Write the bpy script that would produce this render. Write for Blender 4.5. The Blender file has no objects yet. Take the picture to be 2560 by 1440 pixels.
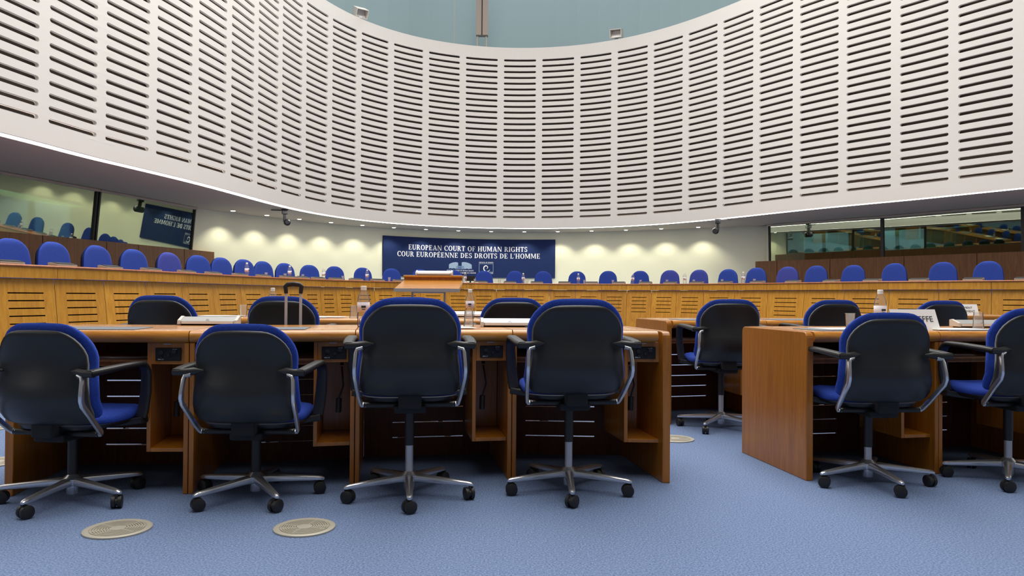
import bpy, math, random
from mathutils import Vector, Matrix
random.seed(7)
PI = math.pi
scn = bpy.context.scene
COL = scn.collection

# ------------------------------------------------------------------ materials
def lin(c):
    return tuple(((v / 12.92) if v <= 0.04045 else ((v + 0.055) / 1.055) ** 2.4) for v in c)
def rgb(r, g, b):
    return lin((r / 255, g / 255, b / 255)) + (1.0,)
def new_mat(name):
    m = bpy.data.materials.new(name); m.use_nodes = True
    nt = m.node_tree
    return m, nt, nt.nodes['Principled BSDF']
def plain(name, col, rough=.5, metal=0., spec=.5, bump=0., bscale=200., sheen=0.):
    m, nt, p = new_mat(name)
    p.inputs['Base Color'].default_value = col
    p.inputs['Roughness'].default_value = rough
    p.inputs['Metallic'].default_value = metal
    p.inputs['Specular IOR Level'].default_value = spec
    if sheen:
        p.inputs['Sheen Weight'].default_value = sheen
        p.inputs['Sheen Roughness'].default_value = .4
    if bump:
        tc = nt.nodes.new('ShaderNodeTexCoord'); n = nt.nodes.new('ShaderNodeTexNoise')
        n.inputs['Scale'].default_value = bscale; n.inputs['Detail'].default_value = 3
        b = nt.nodes.new('ShaderNodeBump'); b.inputs['Strength'].default_value = bump
        b.inputs['Distance'].default_value = .002
        nt.links.new(tc.outputs['Object'], n.inputs['Vector'])
        nt.links.new(n.outputs['Fac'], b.inputs['Height'])
        nt.links.new(b.outputs['Normal'], p.inputs['Normal'])
    return m
def wood(name, c0, c1, grain=(14, 14, 1.2), rough=.4, spec=.45, coat=0.):
    m, nt, p = new_mat(name)
    tc = nt.nodes.new('ShaderNodeTexCoord'); mp = nt.nodes.new('ShaderNodeMapping')
    mp.inputs['Scale'].default_value = grain
    n = nt.nodes.new('ShaderNodeTexNoise'); n.inputs['Scale'].default_value = 3.0
    n.inputs['Detail'].default_value = 5; n.inputs['Roughness'].default_value = .6
    n.inputs['Distortion'].default_value = .6
    n2 = nt.nodes.new('ShaderNodeTexNoise'); n2.inputs['Scale'].default_value = 26.0
    n2.inputs['Detail'].default_value = 2
    mx = nt.nodes.new('ShaderNodeMath'); mx.operation = 'MULTIPLY_ADD'
    mx.inputs[1].default_value = .25
    cr = nt.nodes.new('ShaderNodeValToRGB')
    cr.color_ramp.elements[0].position = .38; cr.color_ramp.elements[0].color = c0
    cr.color_ramp.elements[1].position = .82; cr.color_ramp.elements[1].color = c1
    oi = nt.nodes.new('ShaderNodeObjectInfo')
    hv = nt.nodes.new('ShaderNodeHueSaturation')
    mr = nt.nodes.new('ShaderNodeMapRange'); mr.inputs['To Min'].default_value = .9; mr.inputs['To Max'].default_value = 1.08
    L = nt.links.new
    L(tc.outputs['Object'], mp.inputs['Vector']); L(mp.outputs['Vector'], n.inputs['Vector']); L(mp.outputs['Vector'], n2.inputs['Vector'])
    L(n2.outputs['Fac'], mx.inputs[0]); L(n.outputs['Fac'], mx.inputs[2]); L(mx.outputs[0], cr.inputs['Fac'])
    L(oi.outputs['Random'], mr.inputs['Value']); L(mr.outputs['Result'], hv.inputs['Value'])
    L(cr.outputs['Color'], hv.inputs['Color']); L(hv.outputs['Color'], p.inputs['Base Color'])
    p.inputs['Roughness'].default_value = rough; p.inputs['Specular IOR Level'].default_value = spec
    p.inputs['Coat Weight'].default_value = coat; p.inputs['Coat Roughness'].default_value = .18
    return m
def emit(name, col, s):
    m, nt, p = new_mat(name)
    p.inputs['Base Color'].default_value = col
    p.inputs['Emission Color'].default_value = col; p.inputs['Emission Strength'].default_value = s
    return m
def carpet():
    m, nt, p = new_mat('carpet')
    L = nt.links.new
    tc = nt.nodes.new('ShaderNodeTexCoord')
    n = nt.nodes.new('ShaderNodeTexNoise'); n.inputs['Scale'].default_value = 140; n.inputs['Detail'].default_value = 4
    n2 = nt.nodes.new('ShaderNodeTexNoise'); n2.inputs['Scale'].default_value = 1.3; n2.inputs['Detail'].default_value = 3
    cr = nt.nodes.new('ShaderNodeValToRGB')
    e = cr.color_ramp.elements
    e[0].position = .3; e[0].color = rgb(80, 98, 134)
    e[1].position = .72; e[1].color = rgb(134, 152, 186)
    mr = nt.nodes.new('ShaderNodeMapRange'); mr.inputs['To Min'].default_value = .93; mr.inputs['To Max'].default_value = 1.06
    hv = nt.nodes.new('ShaderNodeHueSaturation')
    b = nt.nodes.new('ShaderNodeBump'); b.inputs['Strength'].default_value = .5; b.inputs['Distance'].default_value = .004
    for k in (n, n2): L(tc.outputs['Object'], k.inputs['Vector'])
    L(n.outputs['Fac'], cr.inputs['Fac']); L(n2.outputs['Fac'], mr.inputs['Value']); L(mr.outputs['Result'], hv.inputs['Value'])
    L(cr.outputs['Color'], hv.inputs['Color']); L(hv.outputs['Color'], p.inputs['Base Color'])
    L(n.outputs['Fac'], b.inputs['Height']); L(b.outputs['Normal'], p.inputs['Normal'])
    p.inputs['Roughness'].default_value = .95; p.inputs['Specular IOR Level'].default_value = .1
    return m
def fabric_blue(name, c0, c1):
    m, nt, p = new_mat(name)
    L = nt.links.new
    tc = nt.nodes.new('ShaderNodeTexCoord')
    n = nt.nodes.new('ShaderNodeTexNoise'); n.inputs['Scale'].default_value = 260; n.inputs['Detail'].default_value = 3
    cr = nt.nodes.new('ShaderNodeValToRGB'); e = cr.color_ramp.elements
    e[0].position = .3; e[0].color = c0; e[1].position = .75; e[1].color = c1
    b = nt.nodes.new('ShaderNodeBump'); b.inputs['Strength'].default_value = .3; b.inputs['Distance'].default_value = .001
    L(tc.outputs['Object'], n.inputs['Vector']); L(n.outputs['Fac'], cr.inputs['Fac']); L(cr.outputs['Color'], p.inputs['Base Color'])
    L(n.outputs['Fac'], b.inputs['Height']); L(b.outputs['Normal'], p.inputs['Normal'])
    p.inputs['Roughness'].default_value = .85; p.inputs['Specular IOR Level'].default_value = .2
    p.inputs['Sheen Weight'].default_value = .2; p.inputs['Sheen Tint'].default_value = rgb(120, 140, 230)
    return m
def mirror_glass():
    m = bpy.data.materials.new('tinted_mirror_glass'); m.use_nodes = True
    nt = m.node_tree; nt.nodes.clear(); L = nt.links.new
    o = nt.nodes.new('ShaderNodeOutputMaterial'); mx = nt.nodes.new('ShaderNodeMixShader')
    g = nt.nodes.new('ShaderNodeBsdfGlossy'); g.inputs['Roughness'].default_value = .012; g.inputs['Color'].default_value = (.80, .86, .68, 1)
    t = nt.nodes.new('ShaderNodeBsdfTransparent'); t.inputs['Color'].default_value = (.55, .68, .62, 1)
    lw = nt.nodes.new('ShaderNodeLayerWeight'); lw.inputs['Blend'].default_value = .45
    mr = nt.nodes.new('ShaderNodeMapRange'); mr.inputs['To Min'].default_value = .38; mr.inputs['To Max'].default_value = .9
    L(lw.outputs['Fresnel'], mr.inputs['Value']); L(mr.outputs['Result'], mx.inputs[0])
    L(t.outputs[0], mx.inputs[1]); L(g.outputs[0], mx.inputs[2]); L(mx.outputs[0], o.inputs['Surface'])
    return m
def clear_plastic(name, tint, white=.06):
    m = bpy.data.materials.new(name); m.use_nodes = True
    nt = m.node_tree; nt.nodes.clear(); L = nt.links.new
    o = nt.nodes.new('ShaderNodeOutputMaterial'); mx = nt.nodes.new('ShaderNodeMixShader'); m2 = nt.nodes.new('ShaderNodeMixShader')
    t = nt.nodes.new('ShaderNodeBsdfTransparent'); t.inputs['Color'].default_value = tint
    d = nt.nodes.new('ShaderNodeBsdfDiffuse'); d.inputs['Color'].default_value = (.9, .9, .9, 1)
    g = nt.nodes.new('ShaderNodeBsdfGlossy'); g.inputs['Roughness'].default_value = .15
    lw = nt.nodes.new('ShaderNodeLayerWeight'); lw.inputs['Blend'].default_value = .15
    mx.inputs[0].default_value = white
    L(t.outputs[0], mx.inputs[1]); L(d.outputs[0], mx.inputs[2])
    L(lw.outputs['Fresnel'], m2.inputs[0]); L(mx.outputs[0], m2.inputs[1]); L(g.outputs[0], m2.inputs[2])
    L(m2.outputs[0], o.inputs['Surface'])
    return m

M = dict(
    carpet=carpet(),
    white=plain('white_panel', rgb(226, 221, 214), .6, spec=.3),
    slotdark=plain('slot_backing', rgb(104, 92, 84), .9, spec=.1),
    cream=plain('cream_wall', rgb(234, 231, 204), .8, spec=.2, bump=.1, bscale=60),
    soffit=plain('soffit_paint', rgb(198, 184, 164), .8, spec=.2),
    cyan=plain('pale_blue_cloth', rgb(176, 196, 200), .95, spec=.1, bump=.3, bscale=90),
    beige=plain('beige_metal', rgb(196, 178, 166), .6),
    led=emit('led_strip', (1, .97, .92, 1), 14.0),
    downl=emit('downlight_lens', (1, .95, .82, 1), 7.0),
    oak=wood('golden_oak', rgb(172, 110, 26), rgb(208, 148, 46), (9, 9, 1.0), .42),
    oakedge=wood('oak_edge', rgb(160, 84, 36), rgb(196, 118, 58), (9, 9, 1.0), .35),
    desk=wood('cherry_desk', rgb(156, 92, 22), rgb(190, 120, 36), (12, 12, 1.0), .3, coat=.25),
    desktop=wood('cherry_top', rgb(176, 108, 34), rgb(208, 142, 56), (1.2, 12, 12), .25, coat=.4),
    deskshade=wood('desk_inner_shade', rgb(84, 42, 16), rgb(112, 58, 24), (12, 12, 1.0), .5),  # desk wood darkened, shade inside the desks put into its colour
    dado=wood('brown_dado', rgb(92, 54, 22), rgb(124, 78, 34), (9, 9, .8), .5),
    blue=fabric_blue('blue_fabric', rgb(30, 54, 142), rgb(52, 82, 178)),
    blueb=fabric_blue('blue_fabric_front', rgb(34, 54, 134), rgb(54, 80, 168)),
    violet=fabric_blue('violet_blue_fabric', rgb(50, 58, 134), rgb(72, 82, 166)),
    shell=plain('black_shell', rgb(32, 33, 36), .36, spec=.5, bump=.15, bscale=500),
    black=plain('black_plastic', rgb(30, 29, 30), .45),
    softblack=plain('matte_black', rgb(16, 16, 18), .7),
    chrome=plain('polished_aluminium', rgb(216, 216, 220), .24, metal=.88),
    steel=plain('satin_steel', rgb(190, 190, 194), .4, metal=.6),
    grey=plain('grey_pad', rgb(104, 112, 122), .6),
    silver=plain('anodised_silver', rgb(176, 176, 174), .4, metal=.3),
    postsilver=plain('post_silver', rgb(214, 210, 212), .35, metal=.3),
    console=plain('console_grey', rgb(150, 140, 128), .6),
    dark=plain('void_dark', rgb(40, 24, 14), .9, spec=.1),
    paper=plain('white_paper', rgb(244, 243, 240), .8),
    vent=plain('cast_zinc', rgb(186, 180, 166), .5, metal=.35),
    navy=plain('navy_banner', rgb(27, 43, 88), .7, spec=.2),
    letter=plain('banner_white', rgb(240, 242, 244), .7),
    pale=plain('banner_pale_blue', rgb(150, 172, 196), .7),
    mid=plain('banner_mid_blue', rgb(104, 130, 166), .7),
    ink=plain('black_ink', rgb(52, 50, 50), .8),
    glass=mirror_glass(),
    pet=clear_plastic('clear_bottle', (.95, .95, .97, 1), .08),
    cup=clear_plastic('clear_cup', (.98, .97, .96, 1), .13),
    cap=plain('white_cap', rgb(244, 240, 232), .5),
    label=plain('bottle_label', rgb(226, 216, 224), .6),
    ptz=plain('camera_black', rgb(24, 25, 28), .4),
    lightgrey=plain('lamp_housing', rgb(214, 206, 196), .5),
    frame=plain('dark_frame', rgb(42, 40, 36), .5),
    sky=emit('daylight_pane', (.42, .62, .95, 1), .9),
    booth=plain('booth_paint', rgb(128, 168, 160), .9),
    teal=plain('booth_teal', rgb(96, 150, 146), .9),
    red=plain('red_plastic', rgb(190, 60, 80), .5),
)

# ------------------------------------------------------------------ mesh tools
class MB:
    def __init__(s): s.v = []; s.f = []; s.m = []
    def add(s, vs, fs, mi=0):
        o = len(s.v); s.v += [tuple(p) for p in vs]
        s.f += [tuple(i + o for i in f) for f in fs]; s.m += [mi] * len(fs)
    def hexa(s, p, mi=0):   # p: 8 points, bottom 4 (ccw) then top 4
        s.add(p, [(3, 2, 1, 0), (4, 5, 6, 7), (0, 1, 5, 4), (1, 2, 6, 5), (2, 3, 7, 6), (3, 0, 4, 7)], mi)
    def box(s, x0, x1, y0, y1, z0, z1, mi=0):
        s.hexa([(x0, y0, z0), (x1, y0, z0), (x1, y1, z0), (x0, y1, z0), (x0, y0, z1), (x1, y0, z1), (x1, y1, z1), (x0, y1, z1)], mi)
    def prism_x(s, prof, x0, x1, mi=0):     # prof: (y,z) closed, extruded along x
        n = len(prof)
        s.add([(x0, y, z) for y, z in prof] + [(x1, y, z) for y, z in prof],
              [(i, (i + 1) % n, n + (i + 1) % n, n + i) for i in range(n)] + [tuple(range(n))[::-1], tuple(range(n, 2 * n))], mi)
    def lathe(s, prof, n=24, c=(0, 0, 0), mi=0):   # prof (r,z)
        vs = []; fs = []
        for r, z in prof:
            for k in range(n):
                a = 2 * PI * k / n; vs.append((c[0] + r * math.cos(a), c[1] + r * math.sin(a), c[2] + z))
        for i in range(len(prof) - 1):
            for k in range(n):
                k2 = (k + 1) % n; fs.append((i * n + k, i * n + k2, (i + 1) * n + k2, (i + 1) * n + k))
        if prof[0][0] > 1e-6: fs.append(tuple(range(n))[::-1])
        if prof[-1][0] > 1e-6: fs.append(tuple((len(prof) - 1) * n + k for k in range(n)))
        s.add(vs, fs, mi)
    def sweep(s, path, prof, side=None, scale=None, mi=0, caps=True):
        # prof (a,b): a along side, b along binormal
        P = [Vector(p) for p in path]; n = len(prof); vs = []; fs = []
        for i, p in enumerate(P):
            t = (P[min(i + 1, len(P) - 1)] - P[max(i - 1, 0)]).normalized()
            sd = Vector(side) if side else (Vector((0, 0, 1)) if abs(t.z) < .9 else Vector((1, 0, 0)))
            sd = (sd - t * sd.dot(t)).normalized(); bn = t.cross(sd)
            k = scale[i] if scale else (1, 1)
            for a, b in prof: vs.append(p + sd * a * k[0] + bn * b * k[1])
        for i in range(len(P) - 1):
            for k in range(n):
                k2 = (k + 1) % n; fs.append((i * n + k, i * n + k2, (i + 1) * n + k2, (i + 1) * n + k))
        if caps: fs += [tuple(range(n))[::-1], tuple((len(P) - 1) * n + k for k in range(n))]
        s.add(vs, fs, mi)
    def tube(s, path, r, n=10, mi=0):
        s.sweep(path, [(r * math.cos(2 * PI * k / n), r * math.sin(2 * PI * k / n)) for k in range(n)], mi=mi)
    def grid(s, rows, mi=0, closed=False):
        n = len(rows[0]); vs = [p for r in rows for p in r]; fs = []
        for i in range(len(rows) - 1):
            for k in range(n if closed else n - 1):
                k2 = (k + 1) % n; fs.append((i * n + k, i * n + k2, (i + 1) * n + k2, (i + 1) * n + k))
        s.add(vs, fs, mi)
    def mesh(s, name, mats):
        me = bpy.data.meshes.new(name); me.from_pydata([tuple(p) for p in s.v], [], s.f)
        for k in (mats if isinstance(mats, (list, tuple)) else [mats]): me.materials.append(k)
        me.polygons.foreach_set('material_index', s.m); me.update()
        return me
    def build(s, name, mats, parent=None, smooth=0, bevel=0, fix=True):
        me = s.mesh(name, mats)
        if fix:
            import bmesh
            bm = bmesh.new(); bm.from_mesh(me); bmesh.ops.recalc_face_normals(bm, faces=bm.faces); bm.to_mesh(me); bm.free()
        if smooth:
            me.shade_smooth() if hasattr(me, 'shade_smooth') else None
            if smooth < 2: me.set_sharp_from_angle(angle=math.radians(38))
        o = bpy.data.objects.new(name, me); COL.objects.link(o)
        if parent: o.parent = parent
        if bevel:
            b = o.modifiers.new('bevel', 'BEVEL'); b.width = bevel; b.segments = 2; b.limit_method = 'ANGLE'
        return o
def tag(o, label=None, cat=None, group=None, kind=None):
    for k, v in (('label', label), ('category', cat), ('group', group), ('kind', kind)):
        if v: o[k] = v
    return o
def thing(name, loc=(0, 0, 0), rz=0., label=None, cat=None, group=None):
    o = bpy.data.objects.new(name, None); COL.objects.link(o); o.empty_display_size = .1
    o.location = loc; o.rotation_euler = (0, 0, rz)
    return tag(o, label, cat, group)
def kids(o): return [c for c in bpy.data.objects if c.parent == o]
def dup(o, parent=None, tree=None):
    c = o.copy(); COL.objects.link(c); c.parent = parent
    for ch in tree.get(o.name, []): dup(ch, c, tree)
    return c
def tree_of():
    t = {}
    for c in bpy.data.objects:
        if c.parent: t.setdefault(c.parent.name, []).append(c)
    return t
def rrect(w, h, r, n=3):
    out = []
    for cx, cy, a0 in ((w / 2 - r, h / 2 - r, 0), (-w / 2 + r, h / 2 - r, 90), (-w / 2 + r, -h / 2 + r, 180), (w / 2 - r, -h / 2 + r, 270)):
        for k in range(n + 1):
            a = math.radians(a0 + 90 * k / n); out.append((cx + r * math.cos(a), cy + r * math.sin(a)))
    return out
ORD = ['first', 'second', 'third', 'fourth', 'fifth', 'sixth', 'seventh', 'eighth', 'ninth', 'tenth', 'eleventh', 'twelfth', 'thirteenth',
       'fourteenth', 'fifteenth', 'sixteenth', 'seventeenth', 'eighteenth', 'nineteenth', 'twentieth', 'twenty-first', 'twenty-second',
       'twenty-third', 'twenty-fourth', 'twenty-fifth', 'twenty-sixth', 'twenty-seventh', 'twenty-eighth', 'twenty-ninth', 'thirtieth',
       'thirty-first', 'thirty-second', 'thirty-third', 'thirty-fourth', 'thirty-fifth', 'thirty-sixth']
ORD = ORD[:]
def nth(i, n, what='end'):
    # ordinal from the nearer end, left to right
    if i == 0: return 'leftmost'
    if i == n - 1: return 'rightmost'
    return (ORD[i] + ' from the left') if i <= (n - 1) // 2 else (ORD[n - 1 - i] + ' from the right')

# ------------------------------------------------------------------ plan curves
class Curve:
    def __init__(s, pts, sub=12):
        P = [Vector((x, y)) for x, y in pts]; P = [2 * P[0] - P[1]] + P + [2 * P[-1] - P[-2]]
        s.p = []
        for i in range(1, len(P) - 2):
            a, b, c, d = P[i - 1:i + 3]
            for k in range(sub):
                t = k / sub
                s.p.append(.5 * ((2 * b) + (c - a) * t + (2 * a - 5 * b + 4 * c - d) * t * t + (-a + 3 * b - 3 * c + d) * t ** 3))
        s.p.append(P[-2]); s.s = [0.]
        for a, b in zip(s.p, s.p[1:]): s.s.append(s.s[-1] + (b - a).length)
        s.L = s.s[-1]
    def _seg(s, q):
        lo, hi = 0, len(s.s) - 2
        while lo < hi:
            m = (lo + hi + 1) // 2
            if s.s[m] <= q: lo = m
            else: hi = m - 1
        return lo
    def tan(s, q):
        d = .12; a = s._raw(max(0, q - d)); b = s._raw(min(s.L, q + d)); return (b - a).normalized()
    def _raw(s, q):
        i = s._seg(q); l = s.s[i + 1] - s.s[i]; return s.p[i].lerp(s.p[i + 1], (q - s.s[i]) / l if l else 0)
    def nor(s, q): t = s.tan(q); return Vector((-t.y, t.x))
    def at(s, q, off=0.): return s._raw(q) + s.nor(q) * off
    def near(s, pt):
        pt = Vector(pt); i = min(range(len(s.p)), key=lambda k: (s.p[k] - pt).length); return s.s[i]
    def line(s, a, b, n, off=0.): return [s.at(a + (b - a) * k / n, off) for k in range(n + 1)]

drum_core = [(-5.661, 9.08), (-5.513, 10.09), (-5.288, 11.121), (-5.082, 12.138), (-4.923, 13.144), (-4.794, 14.152), (-4.651, 15.167), (-4.439, 16.177),
    (-4.108, 17.155), (-3.622, 18.062), (-2.966, 18.849), (-2.149, 19.472), (-1.203, 19.89), (-.177, 20.079), (.868, 20.029), (1.873, 19.751), (2.79, 19.27),
    (3.588, 18.626), (4.265, 17.867), (4.847, 17.04), (5.387, 16.186), (5.944, 15.331), (6.561, 14.486), (7.219, 13.644), (7.778, 12.789)]
DR = Curve([(-6.3, -3), (-6.5, 0), (-6.45, 2.5), (-6.3, 4.6), (-6.1, 6.4), (-5.86, 7.9)] + drum_core + [(8.4, 11.85), (9.1, 10.6), (9.8, 9.0), (10.4, 7.0), (10.7, 4.5), (10.6, 1.5), (10.2, -2)])
BN = Curve([(-5.75, 5.0), (-5.45, 6.2), (-5.066, 7.478), (-4.771, 8.351), (-4.564, 9.23), (-4.411, 10.122), (-4.278, 11.027), (-4.128, 11.934), (-3.928, 12.829), (-3.65, 13.69),
    (-3.274, 14.494), (-2.79, 15.219), (-2.195, 15.841), (-1.498, 16.337), (-.715, 16.69), (.128, 16.885), (1.0, 16.912), (1.868, 16.77), (2.698, 16.462),
    (3.46, 15.998), (4.131, 15.399), (4.704, 14.691), (5.188, 13.912), (5.622, 13.107), (6.12, 12.38), (6.73, 11.75), (7.45, 11.1), (8.3, 10.35), (9.2, 9.5)])
B0 = BN.near((-5.066, 7.478))
WL = Curve([(-6.735, 15.962), (-6.27, 16.922), (-5.701, 17.936), (-5.022, 18.928), (-4.231, 19.831), (-3.337, 20.59), (-2.352, 21.166), (-1.296, 21.53),
    (-.19, 21.668), (.944, 21.585), (2.08, 21.298), (3.196, 20.846), (4.27, 20.284), (5.286, 19.686), (6.232, 19.148)])
HC = 2.712        # height of the soffit and of the drum's lower edge
DZ = .5           # judges' platform

# ------------------------------------------------------------------ setting
def struct(mb, name, mats, **k):
    o = mb.build(name, mats, **k); o['kind'] = 'structure'; return o
b = MB(); b.add([(-16, -8, 0), (18, -8, 0), (18, 26, 0), (-16, 26, 0)], [(0, 1, 2, 3)])
struct(b, 'floor', M['carpet'], fix=False)
# platform behind the bench
b = MB(); top = []; low = []
n = 60
inn = BN.line(.2, BN.L - .2, n, .10)
outer = [Vector((-9.5, 3.5)), Vector((-7.7, 11.43)), Vector((-6.735, 15.96))] + WL.line(0, WL.L, 30) + [Vector((6.342, 18.74)), Vector((8.083, 16.69)), Vector((9.709, 14.41)), Vector((11.4, 12.0)), Vector((12.4, 10.4))]
ring = inn + outer[::-1]
b.add([(p.x, p.y, DZ) for p in ring], [tuple(range(len(ring)))])
b.grid([[(p.x, p.y, 0) for p in inn], [(p.x, p.y, DZ) for p in inn]])
struct(b, 'floor', M['carpet'])

# slotted drum wall --------------------------------------------------------
CD = 1.0155; s_mid = DR.near((.17, 20.09)); HS = .427; HB = .0285
ZB = .907 + 2.0974; ZP = .15403; NR = 28; ZT = 7.50
c0, c1 = -16, 14
WT = .05
def drum_wall():
    b = MB()
    for k in range(c0, c1 + 1):
        sc = s_mid + k * CD; sa, sb = sc - CD / 2, sc + CD / 2
        NS = 4
        us = [-CD / 2] + [-HS + HB * 0 + (2 * HS) * j / NS for j in range(NS + 1)] + [CD / 2]
        for r in range(NR):
            zc = ZB + r * ZP; z0, z1 = zc - ZP / 2, zc + ZP / 2
            # slot outline (ccw) with rounded ends
            xs = [-HS + HB + (2 * HS - 2 * HB) * j / NS for j in range(NS + 1)]
            inner = [(x, -HB) for x in xs]
            inner += [(HS - HB + HB * math.sin(a), -HB * math.cos(a)) for a in (PI / 4, PI / 2, 3 * PI / 4)]
            inner += [(x, HB) for x in xs[::-1]]
            inner += [(-HS + HB - HB * math.sin(a), HB * math.cos(a)) for a in (PI / 4, PI / 2, 3 * PI / 4)]
            h = ZP / 2
            outer = [(x, -h) for x in ([-CD / 2] + xs[1:-1] + [CD / 2])]
            outer += [(CD / 2, -h / 2), (CD / 2, 0), (CD / 2, h / 2)]
            outer += [(x, h) for x in ([CD / 2] + xs[1:-1][::-1] + [-CD / 2])]
            outer += [(-CD / 2, h / 2), (-CD / 2, 0), (-CD / 2, -h / 2)]
            m = len(inner); vs = []
            for (u, w) in outer: p = DR.at(sc + u); vs.append((p.x, p.y, zc + w))
            ip = [(DR.at(sc + u), DR.at(sc + u, WT), zc + w) for u, w in inner]
            vs += [(p.x, p.y, z) for p, q, z in ip]; vs += [(q.x, q.y, z) for p, q, z in ip]
            fs = []
            for i in range(m):
                j = (i + 1) % m
                fs.append((i, j, m + j, m + i)); fs.append((m + i, m + j, 2 * m + j, 2 * m + i))
            b.add(vs, fs)
    s0, s1 = s_mid + (c0 - .5) * CD, s_mid + (c1 + .5) * CD
    zlo, zhi = ZB - ZP / 2, ZB + (NR - .5) * ZP
    nn = (c1 - c0 + 1) * 6
    P = DR.line(s0, s1, nn); Q = DR.line(s0, s1, nn, .14); K = DR.line(s0, s1, nn, .16)
    b.grid([[(p.x, p.y, HC) for p in P], [(p.x, p.y, zlo) for p in P]])
    b.grid([[(p.x, p.y, zhi) for p in P], [(p.x, p.y, ZT) for p in P], [(p.x, p.y, ZT) for p in K]])
    b.grid([[(p.x, p.y, HC + .004) for p in Q], [(p.x, p.y, ZT - .01) for p in Q]], mi=1)
    b.grid([[(p.x, p.y, HC) for p in P], [(p.x, p.y, HC) for p in DR.line(s0, s1, nn, .03)]])
    # plain continuation towards the entrance
    for a, e in ((0.2, s0), (s1, DR.L - .2)):
        R = DR.line(a, e, 40)
        b.grid([[(p.x, p.y, HC) for p in R], [(p.x, p.y, ZT) for p in R]])
    return b
struct(drum_wall(), 'wall_upper', [M['white'], M['slotdark']], fix=False)
# LED line under the drum edge
b = MB(); n = 240
b.grid([[(p.x, p.y, HC + .002) for p in DR.line(.2, DR.L - .2, n, .03)], [(p.x, p.y, HC + .002) for p in DR.line(.2, DR.L - .2, n, .19)]])
struct(b, 'trim_1', M['led'], fix=False)
# soffit ring
b = MB()
inn = DR.line(.2, DR.L - .2, 200, .19)
outer = [Vector((-9.9, -3)), Vector((-9.1, 4.0)), Vector((-7.7, 11.43)), Vector((-7.299, 13.208)), Vector((-6.72, 15.94))] + WL.line(0, WL.L, 40) + \
        [Vector((6.342, 18.74)), Vector((8.083, 16.693)), Vector((9.709, 14.412)), Vector((12.2, 10.8)), Vector((13.6, 6.5)), Vector((13.6, -2))]
ring = inn + outer[::-1]
b.add([(p.x, p.y, HC + .01) for p in ring], [tuple(range(len(ring)))])
struct(b, 'ceiling', M['soffit'], fix=False)
# white curved back wall
b = MB(); P = WL.line(0, WL.L, 80)
P = [Vector((-6.95, 15.55)), Vector((-6.86, 15.72))] + P + [Vector((6.38, 19.05)), Vector((6.55, 18.85))]
b.grid([[(p.x, p.y, DZ) for p in P], [(p.x, p.y, HC + .01) for p in P]])
struct(b, 'wall_back', M['cream'], fix=False)
# outer cloth-covered wall above the drum
b = MB(); P = DR.line(9, DR.L - 9, 90, 3.2)
b.grid([[(p.x, p.y, HC + .02) for p in P], [(p.x, p.y, 16.0) for p in P]])
struct(b, 'wall_top', M['cyan'], fix=False)
b = MB(); R1 = DR.line(.2, DR.L - .2, 120, .1); R2 = DR.line(.2, DR.L - .2, 120, 3.25)
b.grid([[(p.x, p.y, HC + .3) for p in R1], [(p.x, p.y, HC + .3) for p in R2]])
struct(b, 'ceiling', M['softblack'], fix=False)

def seg_wall(pts, z0, z1, t, name, mats, outward=1):
    b = MB()
    for (x0, y0), (x1, y1) in zip(pts, pts[1:]):
        d = Vector((x1 - x0, y1 - y0)).normalized(); nn = Vector((-d.y, d.x)) * t * outward
        b.hexa([(x0, y0, z0), (x1, y1, z0), (x1 + nn.x, y1 + nn.y, z0), (x0 + nn.x, y0 + nn.y, z0),
                (x0, y0, z1), (x1, y1, z1), (x1 + nn.x, y1 + nn.y, z1), (x0 + nn.x, y0 + nn.y, z1)])
    return struct(b, name, mats, bevel=.004)
SILL = 1.82
LW = [(-9.35, 4.0), (-8.66, 7.3), (-7.7, 11.43), (-7.21, 13.52), (-6.704, 15.922)]
RW = [(6.342, 18.74), (8.083, 16.693), (8.92, 15.52), (9.709, 14.412), (12.2, 10.8)]
def off(pts, d):   # shift a polyline sideways (towards the room for positive d)
    out = []
    for i, p in enumerate(pts):
        a = Vector(pts[max(0, i - 1)]); c = Vector(pts[min(len(pts) - 1, i + 1)]); t = (c - a).normalized()
        out.append((p[0] + t.y * d, p[1] - t.x * d))
    return out
dl = off(LW, .16); dl[-1] = (dl[-1][0] + .12, dl[-1][1] + .5)
dr = off(RW, .16); dr[0] = (dr[0][0] - .16, dr[0][1] + .30)
seg_wall(dl, DZ, SILL, .16, 'wall_left', M['dado'])
seg_wall(dr, DZ, SILL, .16, 'wall_right', M['dado'])
# vertical joints of the dado boards
for pts, nm in ((dl, 'trim_2'), (dr, 'trim_3')):
    b = MB()
    for (x0, y0), (x1, y1) in zip(pts, pts[1:]):
        a = Vector((x0, y0)); e = Vector((x1, y1)); Ln = (e - a).length; d = (e - a) / Ln; nn = Vector((d.y, -d.x))
        k = 0.6
        while k < Ln:
            p = a + d * k; q = p + nn * .0015
            b.box(0, 0, 0, 0, 0, 0) if False else b.add([(p.x - d.x * .005 + nn.x * .002, p.y - d.y * .005 + nn.y * .002, DZ), (p.x + d.x * .005 + nn.x * .002, p.y + d.y * .005 + nn.y * .002, DZ),
                (p.x + d.x * .005 + nn.x * .002, p.y + d.y * .005 + nn.y * .002, SILL - .003), (p.x - d.x * .005 + nn.x * .002, p.y - d.y * .005 + nn.y * .002, SILL - .003)], [(0, 1, 2, 3)])
            k += 1.35
    struct(b, nm, M['dark'], fix=False)
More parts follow.
